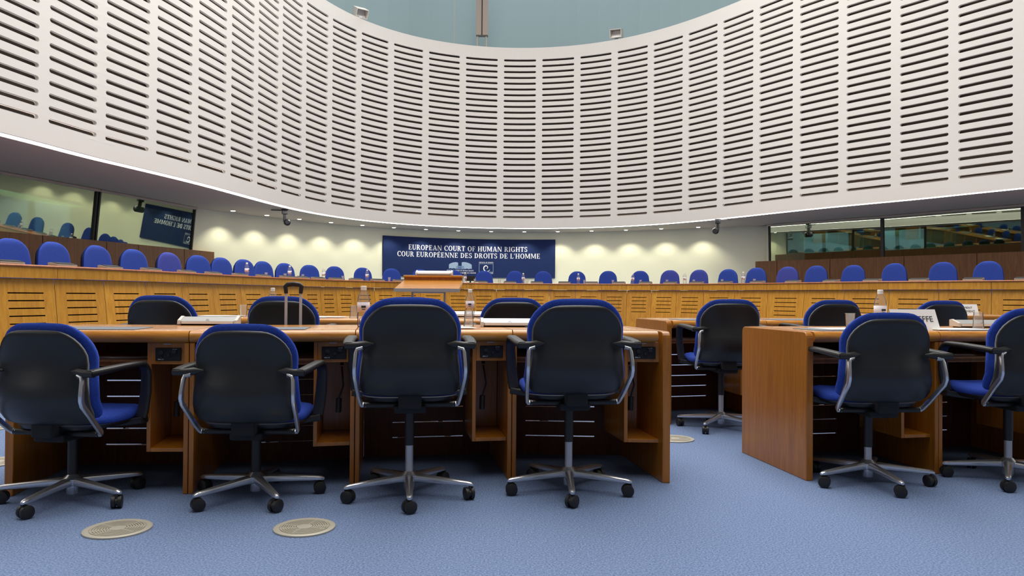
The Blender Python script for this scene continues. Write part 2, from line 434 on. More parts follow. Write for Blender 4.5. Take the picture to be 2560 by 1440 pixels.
# interpreter windows: one pane per window, frame as part
def window(i, p0, p1, tl=-.085):
    a, e = Vector(p0), Vector(p1); d = (e - a).normalized(); nn = Vector((-d.y, d.x))
    b = MB(); z0, z1 = SILL, HC     # panes lean into the room
    q0, q1 = nn * .012, nn * tl; q2 = nn * (tl + .012)
    b.hexa([(a.x, a.y, z0), (e.x, e.y, z0), (e.x + q0.x, e.y + q0.y, z0), (a.x + q0.x, a.y + q0.y, z0),
            (a.x + q1.x, a.y + q1.y, z1), (e.x + q1.x, e.y + q1.y, z1), (e.x + q2.x, e.y + q2.y, z1), (a.x + q2.x, a.y + q2.y, z1)])
    w = struct(b, 'window_%d' % i, M['glass'])
    f = MB()
    for q in (a, e):
        c = q + (d * .016 if q is a else -d * .016); n3 = nn * tl
        f.hexa([(c.x - d.x * .016 - nn.x * .03, c.y - d.y * .016 - nn.y * .03, z0), (c.x + d.x * .016 - nn.x * .03, c.y + d.y * .016 - nn.y * .03, z0),
                (c.x + d.x * .016 + nn.x * .05, c.y + d.y * .016 + nn.y * .05, z0), (c.x - d.x * .016 + nn.x * .05, c.y - d.y * .016 + nn.y * .05, z0)] +
               [(c.x + n3.x - d.x * .016 - nn.x * .03, c.y + n3.y - d.y * .016 - nn.y * .03, z1), (c.x + n3.x + d.x * .016 - nn.x * .03, c.y + n3.y + d.y * .016 - nn.y * .03, z1),
                (c.x + n3.x + d.x * .016 + nn.x * .05, c.y + n3.y + d.y * .016 + nn.y * .05, z1), (c.x + n3.x - d.x * .016 + nn.x * .05, c.y + n3.y - d.y * .016 + nn.y * .05, z1)])
    f.build('window_frame', M['frame'], w)
wi = 1
for pts in ([(-9.35, 4.0), (-8.66, 7.3)], [(-8.66, 7.3), (-7.299, 13.208)], [(-7.275, 13.213), (-6.73, 15.918)],
            [(6.342, 18.74), (8.12, 16.64)], [(8.12, 16.64), (9.709, 14.412)], [(9.709, 14.412), (12.2, 10.8)]):
    window(wi, *pts, tl=-.085 if wi < 4 else -.034); wi += 1
# interpreters' booths behind the glass
for nm, pts, mm in (('wall_left', LW, 'booth'), ('wall_right', RW, 'dado')):
    b = MB(); q = off(pts, -1.7)
    b.grid([[(x, y, DZ) for x, y in q], [(x, y, HC + .01) for x, y in q]])
    o = struct(b, nm, M[mm], fix=False)
# daylight windows in the far wall of the left booth
for k, (ya, yb) in enumerate(((12.9, 13.9), (14.05, 14.85))):
    fx = lambda y: -9.36 + .2205 * (y - 11.8) / .975 + .02
    b = MB(); b.add([(fx(ya), ya, 1.5), (fx(yb), yb, 1.5), (fx(yb), yb, 2.62), (fx(ya), ya, 2.62)], [(0, 1, 2, 3)])
    struct(b, 'window_%d' % (7 + k), M['sky'], fix=False)
# bulkhead lip above the windows
for pts, nm in ((off(LW, .12), 'trim_4'), (off(RW, .12), 'trim_5')):
    seg_wall(pts, HC - .035, HC + .005, .12, nm, M['soffit'])

# hanging beige post and its two rods behind the drum
t = thing('hanging_post', (-.93, 22.2, 0), 0, 'beige metal post with dark joint hanging in front of the pale blue cloth', 'post')
b = MB(); b.box(-.175, .175, -.1, .1, 8.53, 14); b.build('post', M['beige'], t, bevel=.01)
b = MB(); b.box(-.012, .012, -.104, -.1, 8.53, 14); b.build('joint', M['dark'], t)
for sx in (-.13, .12):
    b = MB(); b.tube([(sx, 0, HC + .5), (sx, 0, 8.6)], .028, 10); b.build('rod', M['lightgrey'], t, smooth=1)
b = MB(); b.tube([(0, 0, HC + .5), (0, 0, 14)], .012, 8)
o = b.build('hanging_cable', M['lightgrey'], smooth=1); o.location = (-1.75, 22.2, 0); tag(o, 'thin pale vertical cable left of the beige hanging post', 'cable')

# ------------------------------------------------------------------ judges' bench
BT = 1.199
gs = [.34, .99, 1.69, 2.43, 3.21, 3.99, 4.77, 5.46, 6.01, 6.53, 6.98, 7.44, 7.96, 8.5, 9.08, 9.66, 10.25, 10.83, 11.42, 12., 12.59, 13.17, 13.74, 14.28,
      14.83, 15.4, 16.06, 16.8, 17.6, 18.45, 19.28, 20.04, 20.76, 21.47]
gs = [-1.02, -.34] + gs + [22.2, 22.9]
bd = [gs[0] - .34] + [(a + c) / 2 for a, c in zip(gs, gs[1:])] + [gs[-1] + .36]
bt = MB(); S0, S1 = B0 + bd[0], B0 + bd[-1]; n = 150
prof = [(-.012, BT - .024), (-.02, BT - .012), (-.012, BT), (.62, BT), (.62, BT - .024)]
bt.grid([[(BN.at(S0 + (S1 - S0) * k / n, o).x, BN.at(S0 + (S1 - S0) * k / n, o).y, z) for k in range(n + 1)] for o, z in prof + [prof[0]]])
tag(bt.build('long_worktop', M['oakedge'], smooth=1), 'long curved wooden worktop running along the whole judges bench', 'worktop')
NB = len(gs)
for i in range(NB):
    a, e = B0 + bd[i] + .0025, B0 + bd[i + 1] - .0025
    mid = BN.at((a + e) / 2)
    th = thing('bench_section', (mid.x, mid.y, 0), 0, 'golden oak front section of the curved judges bench, %s' % nth(i, NB), 'bench section', 'oak front sections of the judges bench')
    def W(u, o, z):
        p = BN.at(a + (e - a) * u, o); return (p.x - mid.x, p.y - mid.y, z)
    b = MB(); us = [0, .25, .5, .75, 1]
    z0, z1 = BT - .138, BT - .025
    b.grid([[W(u, .04, z0) for u in us], [W(u, 0, z0) for u in us], [W(u, 0, z1) for u in us], [W(u, .04, z1) for u in us]])
    for u in (0, 1): b.add([W(u, 0, z0), W(u, .04, z0), W(u, .04, z1), W(u, 0, z1)], [(0, 1, 2, 3)])
    b.build('fascia', M['oak'], th, fix=False)
    # lower panel, raked, with five slots
    zr = [0]; rows = [(.0, False)]
    zs = [.907 - .0786 * k for k in range(5)][::-1]
    edges = [0.0]
    holes = []
    for z in zs: edges += [z - .0065, z + .0065]
    edges.append(BT - .142)
    ux = [0, .2, .5, .8, 1]
    def offz(z): return .05 - .13 * (1.05 - z) / 1.05
    b = MB()
    for r in range(len(edges) - 1):
        hole = (r % 2 == 1)
        for c in range(4):
            if hole and c in (1, 2):
                for (z, zz) in ((edges[r], edges[r]), (edges[r + 1], edges[r + 1])):
                    b.add([W(ux[c], offz(z), z), W(ux[c + 1], offz(z), z), W(ux[c + 1], offz(z) + .02, z), W(ux[c], offz(z) + .02, z)], [(0, 1, 2, 3)])
                continue
            b.add([W(ux[c], offz(edges[r]), edges[r]), W(ux[c + 1], offz(edges[r]), edges[r]), W(ux[c + 1], offz(edges[r + 1]), edges[r + 1]), W(ux[c], offz(edges[r + 1]), edges[r + 1])], [(0, 1, 2, 3)])
    b.build('front_panel', M['oak'], th, fix=False)
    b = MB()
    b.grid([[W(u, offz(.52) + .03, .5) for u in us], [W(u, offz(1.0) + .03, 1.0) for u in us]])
    b.build('slot_backing', M['dark'], th, fix=False)  # dark sheet stands in for the shade inside the bench

# ------------------------------------------------------------------ chairs
def slab_back(W, zb, zt, R, T, yfun, wfun, arch=.012, nz=16, nx=13, soft=.5):
    """padded back: closed shape around the surface y = yfun(x,z), thickness T towards +y"""
    zsn = [0, .02, .05] + [.05 + .62 * k / (nz - 7) for k in range(1, nz - 7 + 1)]
    zsn = [zb + (zt - zb) * t for t in [0, .015, .05, .12, .22, .33, .45, .56, .66]]
    for k in range(1, 8):
        a = PI / 2 * k / 7; zsn.append(zt - R + R * math.sin(a) if True else 0)
    zsn = sorted(set(round(z, 4) for z in zsn))
    F = []; B = []
    Rb = .05
    for z in zsn:
        w = W * wfun(z)
        if z > zt - R: d = z - (zt - R); w -= R - math.sqrt(max(0, R * R - d * d))
        if z < zb + Rb: d = zb + Rb - z; w -= Rb - math.sqrt(max(0, Rb * Rb - d * d))
        fr = []; bk = []
        for k in range(nx):
            t = -1 + 2 * k / (nx - 1); x = w * math.sin(t * PI / 2)
            e = max(abs(t) ** 4, 0); ez = min(1, (zt - z) / (T * .9)) ; eb = min(1, (z - zb) / (T * .9))
            k2 = math.sqrt(max(0, 1 - e)) * math.sqrt(max(0, 1 - (1 - max(0, ez)) ** 2)) * math.sqrt(max(0, 1 - (1 - max(0, eb)) ** 2))
            zz = z + arch * (1 - (x / W) ** 2) * max(0, (z - zb) / (zt - zb)) ** 3
            y = yfun(x, z)
            fr.append((x, y + T * (.5 + .5 * k2), zz)); bk.append((x, y + T * (.5 - .5 * k2 * soft), zz))
        F.append(fr); B.append(bk)
    b = MB()
    rows = [f + bk[::-1] for f, bk in zip(F, B)]
    b.grid(rows, closed=True)
    m = len(rows[0])
    b.add(rows[0], [tuple(range(m))]); b.add(rows[-1], [tuple(range(m))[::-1]])
    return b
def ysh(x, z):   # side profile of the office chair back plus the wrap of its sides
    pr = [(.44, -.165), (.49, -.205), (.53, -.235), (.58, -.252), (.63, -.245), (.68, -.226), (.74, -.217), (.82, -.221), (.90, -.236)]
    for (z0, y0), (z1, y1) in zip(pr, pr[1:]):
        if z <= z1 or z1 == .90:
            t = (z - z0) / (z1 - z0); break
    y = y0 + (y1 - y0) * t
    wrap = 1.5 if z < .62 else 1.5 - (z - .62) * 4.2
    return y + max(.25, wrap) * x * x
def wsh(z): return 1 + max(0, .05 * (.68 - z) / .15) * (1 if z < .68 else 0) + (.0 if z < .75 else 0) - .02 * math.exp(-((z - .69) / .06) ** 2)
UP = []   # parts that move with the seat height
def make_office_chair():
    t = thing('office_chair')
    up = []
    up.append(slab_back(0.222, .496, .885, .135, .044, lambda x, z: ysh(x, z) + .012, wsh, .014).build('backrest', M['blue'], t, smooth=2))
    up.append(slab_back(.207, .476, .858, .120, .024, lambda x, z: ysh(x, z) - .010, wsh, .012, soft=1).build('back_shell', M['shell'], t, smooth=2))
    # seat cushion
    b = MB(); rows = []
    for z, k, dk in ((.458, .90, 0), (.463, .97, 0), (.478, 1, 0), (.494, .985, 0), (.503, .93, 0), (.507, .80, 0)):
        ol = rrect(.43, .40, .13, 6); rows.append([(x * k, .09 + y * k, z + .012 * y / .2 - (.03 * max(0, (y * k - .08) / .12) ** 2)) for x, y in ol])
    b.grid(rows, closed=True); m = len(rows[0]); b.add(rows[0], [tuple(range(m))[::-1]]); b.add(rows[-1], [tuple(range(m))])
    up.append(b.build('seat', M['blue'], t, smooth=2))
    b = MB(); rows = []
    for z, k in ((.440, .78), (.447, .90), (.464, .94)):
        rows.append([(x * k, .06 + y * k, z) for x, y in rrect(.45, .44, .13, 5)])
    b.grid(rows, closed=True); m = len(rows[0]); b.add(rows[0], [tuple(range(m))[::-1]]); b.add(rows[-1], [tuple(range(m))])
    up.append(b.build('seat_shell', M['shell'], t, smooth=2))
    b = MB(); b.box(-.07, .07, -.15, .12, .395, .43); b.box(-.05, .05, -.19, -.10, .42, .53)
    up.append(b.build('tilt_mechanism', M['softblack'], t, bevel=.01))
    b = MB(); b.tube([(-.2, -.10, .428), (.2, -.10, .428)], .013, 10)
    up.append(b.build('cross_bar', M['black'], t, smooth=1))
    for s in (-1, 1):
        b = MB(); pr = rrect(.046, .024, .010, 3)
        arc = [(.262 * s, .07 + .055 * math.sin(a), .712 - .055 + .055 * math.cos(a)) for a in [PI / 2 * k / 5 for k in range(6)]]
        path = [(.255 * s, -.245, .698), (.262 * s, -.18, .703), (.264 * s, -.05, .71)] + arc + [(.258 * s, .128, .58), (.25 * s, .122, .50), (.245 * s, .115, .468)]
        b.sweep(path, pr, side=(1, 0, 0), scale=[(.9, 1.1), (1, 1.1), (1, 1)] + [(1, 1)] * 6 + [(1.1, .9)] * 3)
        b.sweep([(.262 * s, .115, .458), (.20 * s, .11, .448), (.12 * s, .09, .442)], rrect(.03, .06, .01, 2), side=(0, 0, 1))
        # blade joining the arm to the back shell
        b.sweep([(.272 * s, -.235, .697), (.225 * s, -.235, .697), (.19 * s, -.225, .70), (.155 * s, -.215, .702)], rrect(.03, .03, .012, 3), side=(0, 0, 1), scale=[(1, 1), (1, 1), (1.1, .9), (.25, .3)])
        up.append(b.build('armrest', M['black'], t, smooth=1))
        b = MB(); pr = rrect(.016, .024, .006, 2)
        pts = [(.200, -.236, .685), (.222, -.240, .682), (.227, -.243, .665), (.231, -.254, .615), (.232, -.255, .59), (.231, -.246, .568), (.226, -.20, .524), (.219, -.145, .470), (.213, -.108, .437), (.207, -.100, .430), (.19, -.10, .428)]
        b.sweep([(x * s, y, z) for x, y, z in pts], pr, side=(1, 0, 0), scale=[(.8, .9), (.9, 1)] + [(1, 1)] * 7 + [(1.2, 1.0), (1.3, 1.0)])
        up.append(b.build('arm_bracket', M['chrome'], t, smooth=1))
    b = MB(); b.lathe([(.021, .232), (.0215, .25), (.0215, .40)], 18)
    up.append(b.build('column_sleeve', M['black'], t, smooth=1))
    b = MB(); b.lathe([(.018, .10), (.018, .33)], 18); b.build('gas_column', M['steel'], t, smooth=1)
    b = MB(); b.lathe([(.022, .03), (.024, .034), (.024, .07), (.040, .074), (.042, .098), (.030, .108), (.022, .116)], 22)
    b.build('base_hub', M['chrome'], t, smooth=1)
    legs = []
    for k in range(5):
        b = MB(); n = 12
        pr = [(.5 * math.cos(2 * PI * j / n), .5 * (abs(math.sin(2 * PI * j / n)) ** .7) * (1 if math.sin(2 * PI * j / n) >= 0 else -1)) for j in range(n)]
        path = [(.02, 0, .084), (.06, 0, .084), (.12, 0, .080), (.2, 0, .075), (.27, 0, .070), (.288, 0, .068), (.298, 0, .066)]
        sc = [(.046, .040), (.042, .038), (.036, .034), (.031, .028), (.028, .023), (.026, .020), (.016, .012)]
        b.sweep(path, [(y, x) for x, y in pr], side=(0, 0, 1), scale=[(v, u) for u, v in sc])
        lg = b.build('base_leg', M['chrome'], t, smooth=1); legs.append(lg)
        b = MB()
        for sy in (-.0125, .0125):
            b.sweep([(0, sy - .009, 0), (0, sy - .007, 0), (0, sy + .007, 0), (0, sy + .009, 0)], [(.0275 * math.cos(2 * PI * j / 20), .0275 * math.sin(2 * PI * j / 20)) for j in range(20)], side=(0, 0, 1), scale=[(.85, .85), (1, 1), (1, 1), (.85, .85)])
        # hood between the wheels and pin
        b.sweep([(0, -.004, .002), (0, .004, .002)], [(.019 * math.cos(2 * PI * j / 16), .025 * math.sin(2 * PI * j / 16)) for j in range(16)], side=(0, 0, 1))
        b.tube([(.012, 0, .0), (.012, 0, .034)], .007, 8)
        cs = b.build('caster', M['black'], lg, smooth=1)
        cs.location = (.278, 0, .0277)
    return t
proto = make_office_chair()
TREE = tree_of()
UPN = ('backrest', 'back_shell', 'seat', 'seat_shell', 'tilt_mechanism', 'cross_bar', 'armrest', 'arm_bracket', 'column_sleeve')
def base_name(n): return n.split('.')[0]
first = [True]
OC = 'office chairs at the desks'
def office_chair(x, y, yaw, base, drop, label):
    if first[0]: c = proto; first[0] = False; parts = TREE[proto.name]
    else: c = dup(proto, None, TREE); parts = [k for k in bpy.data.objects if k.parent == c]
    c.location = (x, y, 0); c.rotation_euler = (0, 0, math.radians(yaw))
    tag(c, label, 'chair', OC)
    k = 0
    for p in parts:
        bn = base_name(p.name)
        p.location = (0, 0, 0)
        if bn in UPN: p.location = (0, 0, -drop)
        if bn == 'base_leg':
            p.rotation_euler = (0, 0, math.radians(base + 72 * k - yaw)); k += 1
            for w in [q for q in bpy.data.objects if q.parent == p]:
                w.rotation_euler = (0, 0, random.uniform(-1.2, 1.2))
    return c
for a in [
    (-1.92, 3.34, -8, -96, .115, 'lowered blue and black swivel chair at the leftmost near desk'),
    (-1.14, 3.41, 1, -127, .115, 'lowered blue and black swivel chair in front of the suitcase handle'),
    (-.46, 3.45, 8, -82, 0., 'raised blue and black swivel chair below the lectern, nearest row'),
    (.27, 3.56, 7, -91, 0., 'raised blue and black swivel chair at right end of near left desks'),
    (1.765, 3.765, 4, -86, .055, 'blue and black swivel chair in front of the white name card'),
    (2.50, 3.83, 5, -123, .03, 'blue and black swivel chair cut off by the right picture edge'),
    (1.46, 5.30, 3, -126, 0., 'blue and black swivel chair between the two near desk blocks'),
    (-2.16, 4.86, -2, -100, 0., 'blue and black swivel chair at left end of second left row'),
    (-1.415, 4.84, 2, -80, 0., 'blue and black swivel chair directly behind the suitcase handle'),
    (-.66, 5.02, 3, -95, 0., 'blue and black swivel chair almost hidden below the lectern, second row'),
    (.0, 5.18, 4, -110, 0., 'blue and black swivel chair behind the silver lamp bar, second left row'),
    (2.29, 5.62, 8, -90, 0., 'blue and black swivel chair left of bottle, second right row'),
    (3.16, 5.80, 8, -70, 0., 'blue and black swivel chair behind the white name card, second right row'),
]: office_chair(*a)

# judges' chairs -------------------------------------------------------------
def make_judge_chair():
    t = thing('judge_chair')
    def yj(x, z): return -.20 - .10 * (z - .45) + .35 * x * x
    def wj(z): return 1.0 - .22 * max(0, (z - .55) / .5) if z > .55 else 1.0
    slab_back(.245, .44, 1.022, .165, .07, lambda x, z: yj(x, z) + .01, wj, .012).build('backrest', M['blueb'], t, smooth=2)
    slab_back(.222, .43, .985, .15, .026, lambda x, z: yj(x, z) - .02, wj, .012, soft=1).build('back_shell', M['shell'], t, smooth=2)
    b = MB(); rows = []
    for z, k in ((.42, .9), (.44, 1), (.48, 1), (.50, .9), (.505, .7)):
        rows.append([(x * k, .05 + y * k, z) for x, y in rrect(.48, .48, .13, 5)])
    b.grid(rows, closed=True); m = len(rows[0]); b.add(rows[0], [tuple(range(m))[::-1]]); b.add(rows[-1], [tuple(range(m))])
    b.build('seat', M['blueb'], t, smooth=2)
    b = MB(); b.lathe([(.024, .05), (.024, .42)], 12); b.build('gas_column', M['black'], t, smooth=1)
    b = MB()
    for k in range(5):
        a = 2 * PI * k / 5
        b.sweep([(.0, 0, .07), (.16 * math.cos(a), .16 * math.sin(a), .06), (.29 * math.cos(a), .29 * math.sin(a), .045)], rrect(.03, .03, .01, 2), side=(0, 0, 1))
        b.lathe([(.025, 0), (.025, .045)], 10, (.28 * math.cos(a), .28 * math.sin(a), 0))
    b.build('base', M['black'], t, smooth=1)
    return t
jc = make_judge_chair(); TREE = tree_of()
JC = [(-5.77, 8.71), (-5.60, 9.27), (-5.41, 9.9), (-5.34, 10.68), (-5.18, 11.44), (-5.08, 12.21), (-4.94, 12.89), (-4.78, 13.53), (-4.66, 14.25), (-4.49, 15.02),
      (-4.24, 15.83), (-3.86, 16.48), (-3.37, 17.15), (-2.82, 17.62), (-2.18, 18.01), (-1.43, 18.42), (-.71, 18.75), (.05, 18.69), (.78, 18.74), (1.58, 18.66),
      (2.29, 18.21), (3.03, 18.0), (3.63, 17.38), (4.17, 17.01), (4.71, 16.55), (5.04, 15.65), (5.48, 15.04), (5.82, 14.48), (6.36, 14.1), (6.68, 13.28), (7.22, 12.73), (7.71, 12.31)]
VIOLET = {4, 22, 23, 26}
vmesh = None
for i, (x, y) in enumerate(JC):
    c = jc if i == 0 else dup(jc, None, TREE)
    s = BN.near((x, y)); nn = -BN.nor(s)
    # half way between facing the bench and facing the room's middle
    tgt = Vector((.0 - x, 3.0 - y)).normalized(); nn = (nn * .6 + tgt * .4).normalized()
    yaw = math.atan2(nn.y, nn.x) - PI / 2 + random.uniform(-.12, .12)
    # origin sits ahead of the backrest
    c.location = (x + nn.x * .2, y + nn.y * .2, DZ); c.rotation_euler = (0, 0, yaw)
    tag(c, 'blue high-backed chair behind the curved judges bench, %s' % nth(i, len(JC)), 'chair', 'chairs of the judges bench')
    if i in VIOLET:
        for p in [q for q in bpy.data.objects if q.parent == c and base_name(q.name) in ('backrest', 'seat')]:
            if p.data.users > 1: p.data = p.data.copy()
            p.data.materials[0] = M['violet']

# ------------------------------------------------------------------ things on the bench
def bpos(s, o): p = BN.at(B0 + s, o); n = BN.nor(B0 + s); return p, math.atan2(n.y, n.x) - PI / 2
def make_console():
    t = thing('bench_console')
    b = MB(); b.prism_x([(0, 0), (.14, 0), (.14, .05), (.10, .05), (0, .03)], -.135, .135); b.build('body', M['console'], t, bevel=.004)
    b = MB(); b.prism_x([(.005, .032), (.095, .051), (.095, .057), (.005, .038)], -.128, .128); b.build('keypad', M['softblack'], t, bevel=.002)
    return t
cons = make_console(); TREE = tree_of()
CS = [.37, 1.05, 1.8, 2.59, 3.42, 4.12, 4.86, 5.53, 6.2, 6.62, 7.05, 7.5, 8.01, 8.53, 9.05, 9.6, 10.19, 10.85, 11.47, 12.04, 12.62, 13.2, 13.77, 14.33, 14.85, 15.42, 16.04, 16.75, 17.53, 18.36, 19.2, 20.02, 20.82, 21.5]
for i, s in enumerate(CS):
    c = cons if i == 0 else dup(cons, None, TREE)
    p, r = bpos(s, .27); c.location = (p.x, p.y, BT); c.rotation_euler = (0, 0, r)
    tag(c, 'low grey microphone console on the judges bench, %s' % nth(i, len(CS)), 'console', 'consoles on the judges bench')
def bottle_parts(t, water=True):
    b = MB()
    b.lathe([(.028, 0), (.0325, .004), (.0325, .03), (.031, .036), (.0325, .042), (.0325, .066), (.030, .072), (.0325, .078), (.0325, .135), (.030, .155), (.022, .178), (.0135, .193), (.0135, .198)], 20)
    b.build('bottle_body', M['pet'], t, smooth=2)
    b = MB(); b.lathe([(.0332, .078), (.0332, .130)], 20); b.build('paper_label', M['label'], t, smooth=2, fix=False)
    b = MB(); b.box(-.012, .012, -.0338, -.0334, .10, .112); b.box(-.009, .009, -.0338, -.0334, .09, .094); b.build('label_print', M['ink'], t)
    b = MB(); b.lathe([(.0155, .194), (.0155, .215), (.013, .218), (0, .218)], 18); b.build('cap', M['cap'], t, smooth=1)
bot = thing('water_bottle'); bottle_parts(bot); TREE = tree_of()
cupo = None
def make_cup():
    b = MB(); b.lathe([(.0, .002), (.021, .002), (.022, .0), (.0265, .080), (.0285, .084), (.0275, .086), (.0255, .082), (.0205, .006), (0, .006)], 22)
    o = b.build('plastic_cup', M['cup'], smooth=1); return o
BS = [5.18, 6.37, 7.27, 8.34, 10.53, 11.76, 12.91, 14.04, 15.13, 16.38]
usedb = [False]
def put_bottle(x, y, z, label, rz=0., group='water bottles', sc=1.0):
    c = bot if not usedb[0] else dup(bot, None, TREE); usedb[0] = True
    c.location = (x, y, z); c.rotation_euler = (0, 0, rz); c.scale = (sc, sc, sc)
    return tag(c, label, 'bottle', group)
usedc = [None]
def put_cup(x, y, z, label, inverted=False, group='plastic cups', sc=1.):
    if usedc[0] is None: usedc[0] = make_cup(); c = usedc[0]
    else: c = usedc[0].copy(); COL.objects.link(c)
    c.location = (x, y, z + (.086 * sc if inverted else 0)); c.rotation_euler = (PI if inverted else 0, 0, 0); c.scale = (sc, sc, sc)
    return tag(c, label, 'cup', group)
for i, s in enumerate(BS):
    p, r = bpos(s, .42); put_bottle(p.x, p.y, BT, 'white capped water bottle standing on the judges bench, %s' % nth(i, len(BS)), r, 'water bottles on the judges bench', 1.1)
CU = [5.79, 6.31, 6.78, 7.8, 8.89, 10.75, 11.27, 11.84, 13.03, 13.62, 14.19, 14.74, 15.3, 15.9, 16.59]
for i, s in enumerate(CU):
    p, r = bpos(s, .47); put_cup(p.x, p.y, BT, 'small clear cup standing on the judges bench, %s' % nth(i, len(CU)), False, 'clear cups on the judges bench', 1.1)
p, r = bpos(10.67, .54)
t = thing('monitor', (p.x, p.y, BT), r, 'small black monitor seen from behind on the middle of judges bench', 'monitor')
b = MB(); b.box(-.115, .115, -.012, .012, .05, .165); b.build('screen_housing', M['softblack'], t, bevel=.004)
b = MB(); b.box(-.015, .015, -.03, 0, .0, .1); b.box(-.07, .07, -.05, .05, 0, .012); b.build('stand', M['softblack'], t, bevel=.003)
for i, (sd, w) in enumerate(((10.50, .06), (10.74, .07))):
    p, r = bpos(sd, .30); b = MB(); b.box(-w / 2, w / 2, -.03, .03, 0, .014)
    o = b.build('paper_stack', M['paper']); o.location = (p.x, p.y, BT); o.rotation_euler = (0, 0, r)
    tag(o, ('small white paper stack left of the black monitor', 'small white paper stack in front of the black monitor')[i], 'papers')

# ------------------------------------------------------------------ desks
E2 = Vector((-math.sin(math.radians(9.2)), math.cos(math.radians(9.2))))
DH = .74
def frame(P0, P1):
    a = Vector(P0); e1 = (Vector(P1) - a); w = e1.length; e1 /= w
    return a, e1, w
def desk_unit(P0, P1, label, depth=.70, pad=True, left_end=False, right_end=False, grp='wooden desk units', pcable=True):
    a, e1, w = frame(P0, P1)
    th = thing('desk_unit', (a.x, a.y, 0), 0, label, 'desk', grp)
    def T(b, name, mat, parent=th, bevel=0., smooth=0):
        b.v = [(e1.x * u + E2.x * v, e1.y * u + E2.y * v, z) for u, v, z in b.v]
        return b.build(name, mat, parent, smooth=smooth, bevel=bevel)
    el, er = (.040 if left_end else .0), (.040 if right_end else .0)
    # top with bullnose
    R = .027; pr = [(depth, DH), (depth, DH - .03)]
    pr += [(.05, DH - .055), (R, DH - .055)]
    pr += [(R - R * math.sin(t), DH - .0275 - .0275 * math.cos(t)) for t in [PI * k / 10 for k in range(1, 10)]]
    pr += [(R, DH), (R + .3, DH)]
    b = MB(); b.prism_x(pr, el + .0025, w - er - .0025); T(b, 'desk_top', M['desktop'], smooth=1)
    # end panels
    def panel(u0, u1, full):
        b = MB(); zt = DH if full else DH - .055
        if full:
            r = .03; pf = [(.0, 0), (depth, 0), (depth, DH - r)] + [(depth - r + r * math.cos(t), DH - r + r * math.sin(t)) for t in [PI / 2 * k / 4 for k in range(1, 5)]] + \
                 [(r - r * math.sin(t), DH - r + r * math.cos(t)) for t in [PI / 2 * k / 4 for k in range(0, 5)]]
            pf = [(v - .012, z) for v, z in pf]
        else: pf = [(.012, 0), (depth - .02, 0), (depth - .02, zt), (.012, zt)]
        b.prism_x(pf, u0, u1); T(b, 'end_panel', M['desk'], bevel=.004)
    panel(.0015, .023, False); panel(w - .023, w - .0015, False)
    if left_end: panel(-.012, .026, True)
    if right_end: panel(w - .026, w + .012, True)
    # modesty panel with slots
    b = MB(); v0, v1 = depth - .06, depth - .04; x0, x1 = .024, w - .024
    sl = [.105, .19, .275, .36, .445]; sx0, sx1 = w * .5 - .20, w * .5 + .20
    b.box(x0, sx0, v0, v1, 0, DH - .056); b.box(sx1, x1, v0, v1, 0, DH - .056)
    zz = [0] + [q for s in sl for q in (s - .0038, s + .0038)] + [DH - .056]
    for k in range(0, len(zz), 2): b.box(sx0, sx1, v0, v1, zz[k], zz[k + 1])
    T(b, 'modesty_panel', M['deskshade'])
    # shelf under the top, left of the service box
    bx = w - .024 - .172
    b = MB(); b.box(x0, bx, .10, depth - .06, .575, .593); b.box(x0, bx, .10, .118, .571, .601); T(b, 'shelf', M['desk'], bevel=.002)
    # service box: fascia, open cubby
    b = MB()
    b.box(bx, bx + .018, .045, .40, .185, DH - .056); b.box(bx + .018, w - .024, .045, .40, .185, .203)
    b.box(bx + .018, w - .024, .38, .40, .203, DH - .056); b.box(bx + .018, w - .024, .045, .063, .585, DH - .056)
    T(b, 'cubby', M['desk'], bevel=.002)
    cx = (bx + .018 + w - .024) / 2
    b = MB(); b.box(cx - .058, cx + .058, .037, .045, .601, .661); cp = T(b, 'control_panel', M['softblack'], bevel=.004)
    b = MB()
    for ux, uz, r in ((-.030, .640, .010), (.028, .645, .010), (-.028, .615, .006), (.004, .628, .006)):
        b.v += []; m = len(b.v)
        pr2 = [(r * math.cos(2 * PI * j / 14), r * math.sin(2 * PI * j / 14)) for j in range(14)]
        b.sweep([(cx + ux, .037, uz), (cx + ux, .028, uz)], pr2, side=(0, 0, 1))
    T(b, 'knob', M['black'], cp, smooth=1)
    b = MB(); b.box(cx - .045, cx - .02, .0355, .037, .606, .611); b.box(cx + .02, cx + .04, .0355, .037, .653, .656); T(b, 'legend', M['silver'], cp)
    b = MB(); b.box(cx - .022, cx + .012, .0425, .045, .676, .680); T(b, 'name_strip', M['silver'])
    if pcable:
        b = MB(); q = random.uniform(-.03, .03)
        b.tube([(cx + q, .20, .55), (cx + q + .01, .16, .46), (cx + q - .01, .15, .40)], .004, 6)
        b.sweep([(cx + q - .01, .15, .40), (cx + q - .012, .15, .33)], [(.014 * math.cos(2 * PI * j / 10), .014 * math.sin(2 * PI * j / 10)) for j in range(10)])
        b.sweep([(cx + q, .20, .56), (cx + q, .21, .585)], [(.008, .008), (-.008, .008), (-.008, -.008), (.008, -.008)])
        T(b, 'headset_handpiece', M['black'], smooth=1)
    if pad:
        b = MB(); b.box(w * .5 - .26, w * .5 + .13, .07, .35, DH, DH + .003); T(b, 'desk_pad', M['grey'])
    return th
near = [(-2.245, 3.405), (-1.462, 3.443), (-.745, 3.628), (.006, 3.772), (.765, 3.735)]
nl = ['near left row, leftmost, with open cubby', 'near left row, under the suitcase handle', 'near left row, third from the left', 'near left row, its right end panel beside aisle']
for i in range(4): desk_unit(near[i], near[i + 1], 'wooden desk unit in the ' + nl[i], left_end=(i == 0), right_end=(i == 3))
sec = [(-2.62, 5.42), (-1.84, 5.42), (-1.085, 5.42), (-.335, 5.47), (.425, 5.52)]
sl_ = ['leftmost', 'second from the left', 'third from the left', 'rightmost']
